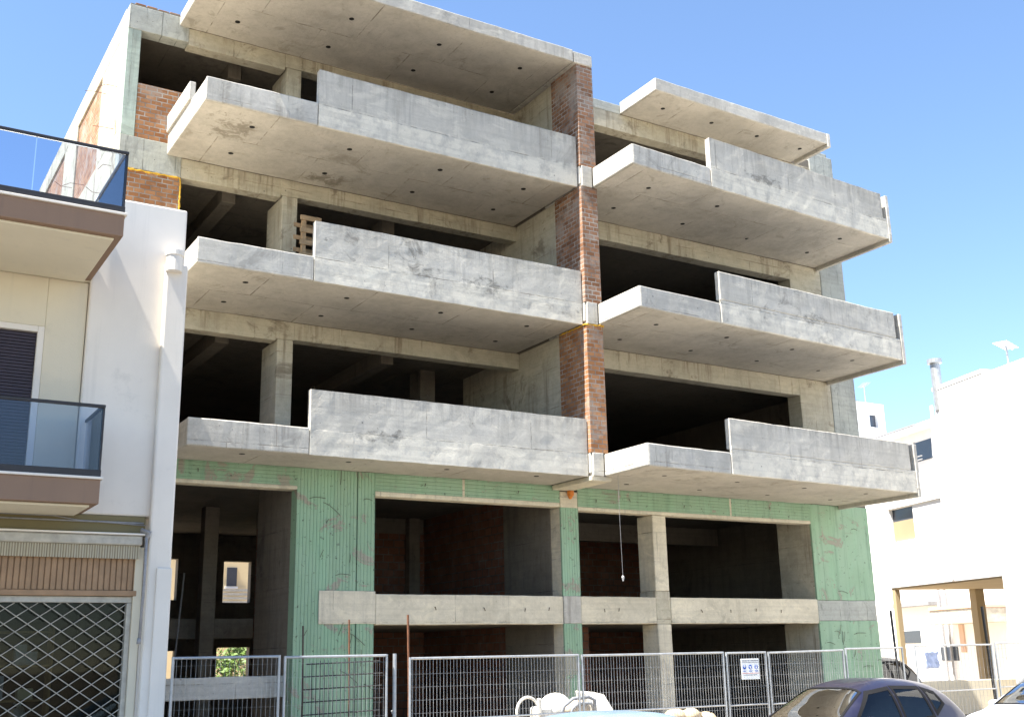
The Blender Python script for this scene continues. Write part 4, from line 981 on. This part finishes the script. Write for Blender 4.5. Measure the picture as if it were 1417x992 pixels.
    def strip(name, x0, x1, z0, z1, mt, yfr=.8, off=.012):
        # a shaped piece wrapped on the nose or tail
        bm = nb(); n = 12; ge = [[], []]
        for i in range(n+1):
            y = W*yfr*(2*i/n-1)
            for j, z in enumerate((z0, z1)):
                lo, hi = (0, .8) if x0 < L/2 else (L-.7, L)
                for _ in range(22):
                    m_ = (lo+hi)/2; ins = topz(m_, min(abs(y), side(m_, .5)*.98)) > z and side(m_, min(z, Hc(m_)-.1)) > abs(y)
                    if x0 < L/2: lo, hi = (lo, m_) if ins else (m_, hi)
                    else: lo, hi = (m_, hi) if ins else (lo, m_)
                ge[j].append(V(bm, *P(lo+(-off if x0 < L/2 else off), y, z)))
        for i in range(n): bm.faces.new((ge[0][i], ge[0][i+1], ge[1][i+1], ge[1][i]))
        o_ = obj(name, bm, mt, t, smooth=True); o_.modifiers.new('thick', 'SOLIDIFY').thickness = .015
    strip('bumper_strip', 0, 1, .36, .46, 'rubber', .8); strip('grille', 0, 1, .50, .58, 'rubber', .45)
    strip('bumper_strip', L, L, .36, .46, 'rubber', .75); strip('tail_light', L, L, .70, .78, 'red_light', .7)
    # cabin
    bm = nb()
    def pb(x0, x1, y0, y1, z0, z1, lean=0): hexa(bm, [P(x0, y0, z0), P(x1, y0, z0), P(x1, y1, z0), P(x0, y1, z0), P(x0+lean, y0, z1), P(x1+lean, y0, z1), P(x1+lean, y1, z1), P(x0+lean, y1, z1)])
    xs = S['seat']
    for y in (-.36, .36):
        pb(xs, xs+.14, y-.22, y+.22, .5, 1.08, .12); pb(xs+.15, xs+.24, y-.12, y+.12, 1.10, 1.28, .02); pb(xs-.45, xs, y-.22, y+.22, .4, .55)
    pb(xs+.95, xs+1.07, -.6, .6, .5, 1.10, .1); pb(S['dash'], S['dash']+.4, -W*.78, W*.78, .6, zb+.02); obj('cabin', bm, 'interior', t, bevel=.02)
    bm = nb(); q = P(xs-.55, .36, zb+.02); tube(bm, [P(xs-.55+.04*math.cos(a), .36+.18*math.sin(a), zb+.04+.18*math.cos(a)) for a in [i*math.pi/10 for i in range(21)]], .014, 8); obj('steering_wheel', bm, 'rubber', t, smooth=True)
    for sg in (1, -1):
        q = P(S['mirror'], sg*(Wp(S['mirror'])+.09), zb+.06); bm = nb(); ell(bm, q, .09, .12, .075, 14, 9); obj('door_mirror', bm, mat, t, smooth=True)
        x = .20; q = P(x, sg*(Wp(x)-.17), topz(x, Wp(x)-.19)-.075); bm = nb(); ell(bm, q, .13, .13, .06, 14, 8); obj('headlight', bm, 'zinc', t, smooth=True)
    return t, P, topz
city = dict(L=3.72, W=.80, zb=.93, nose=.55, tail=.45, tum=.26, rw=.29, wheels=(.72, 3.08), seat=2.02, dash=.78, mirror=1.28,
    top=[(0, .52), (.04, .68), (.30, .86), (.80, .985), (1.18, 1.22), (1.55, 1.43), (1.95, 1.525), (2.35, 1.545), (2.85, 1.51), (3.25, 1.40), (3.50, 1.15), (3.64, .86), (3.72, .5)],
    side=[[(1.06, .96), (2.08, .94), (2.06, 1.41), (1.60, 1.36)], [(2.16, .94), (2.80, 1.0), (2.72, 1.40), (2.14, 1.42)], [(2.88, 1.04), (3.10, 1.17), (3.02, 1.32), (2.80, 1.385)]],
    front=[(-.66, .87), (.66, .87), (.53, 1.53), (-.53, 1.53)])
t, P, topz = car((11.2, -8.0), R(2), city, 'navy', 'dark navy hatchback with a foil sunshade behind its windscreen')
bm = nb(); g = []
for j in range(7):
    g.append([V(bm, *P(.98+j*.065, -.60+i*.105, .965+j*.032+random.uniform(-.02, .03))) for i in range(9)])
for j in range(6):
    for i in range(8): bm.faces.new((g[j][i], g[j][i+1], g[j+1][i+1], g[j+1][i]))
so_ = obj('foil_sunshade', bm, 'foil', label='silver foil sunshade crumpled on the navy car dashboard', cat='sunshade', base=P(1.1, 0, .95)); so_.modifiers.new('thick', 'SOLIDIFY').thickness = .004
saloon = dict(L=4.2, W=.84, zb=.88, nose=.6, tail=.5, tum=.28, rw=.30, wheels=(.80, 3.35), seat=2.2, dash=1.1, mirror=1.55,
    top=[(0, .5), (.05, .64), (.4, .80), (1.10, .94), (1.5, 1.16), (1.85, 1.34), (2.3, 1.435), (2.7, 1.45), (3.1, 1.42), (3.55, 1.25), (3.85, 1.02), (4.1, .85), (4.2, .5)],
    side=[[(1.40, .92), (2.35, .90), (2.33, 1.31), (1.92, 1.27)], [(2.44, .90), (3.25, .95), (3.12, 1.30), (2.42, 1.32)]],
    front=[(-.68, 1.16), (.68, 1.16), (.54, 1.86), (-.54, 1.86)])
car((3.7, -11.1), R(-3), saloon, 'silverblue', 'light blue saloon with only its roof in view at the bottom edge')
car((17.3, -7.2), R(3), saloon, 'whitepaint', 'white saloon parked behind the navy hatchback at the right edge')
suv = {k: v for k, v in city.items()}; suv['top'] = [(x, z*1.14) for x, z in city['top']]; suv['zb'] = 1.05; suv['side'] = [[(x, z*1.14) for x, z in w_] for w_ in city['side']]
car((23.3, 2.2), R(10), suv, 'blackpaint', 'black tall car parked beyond the fence past the green end wall')
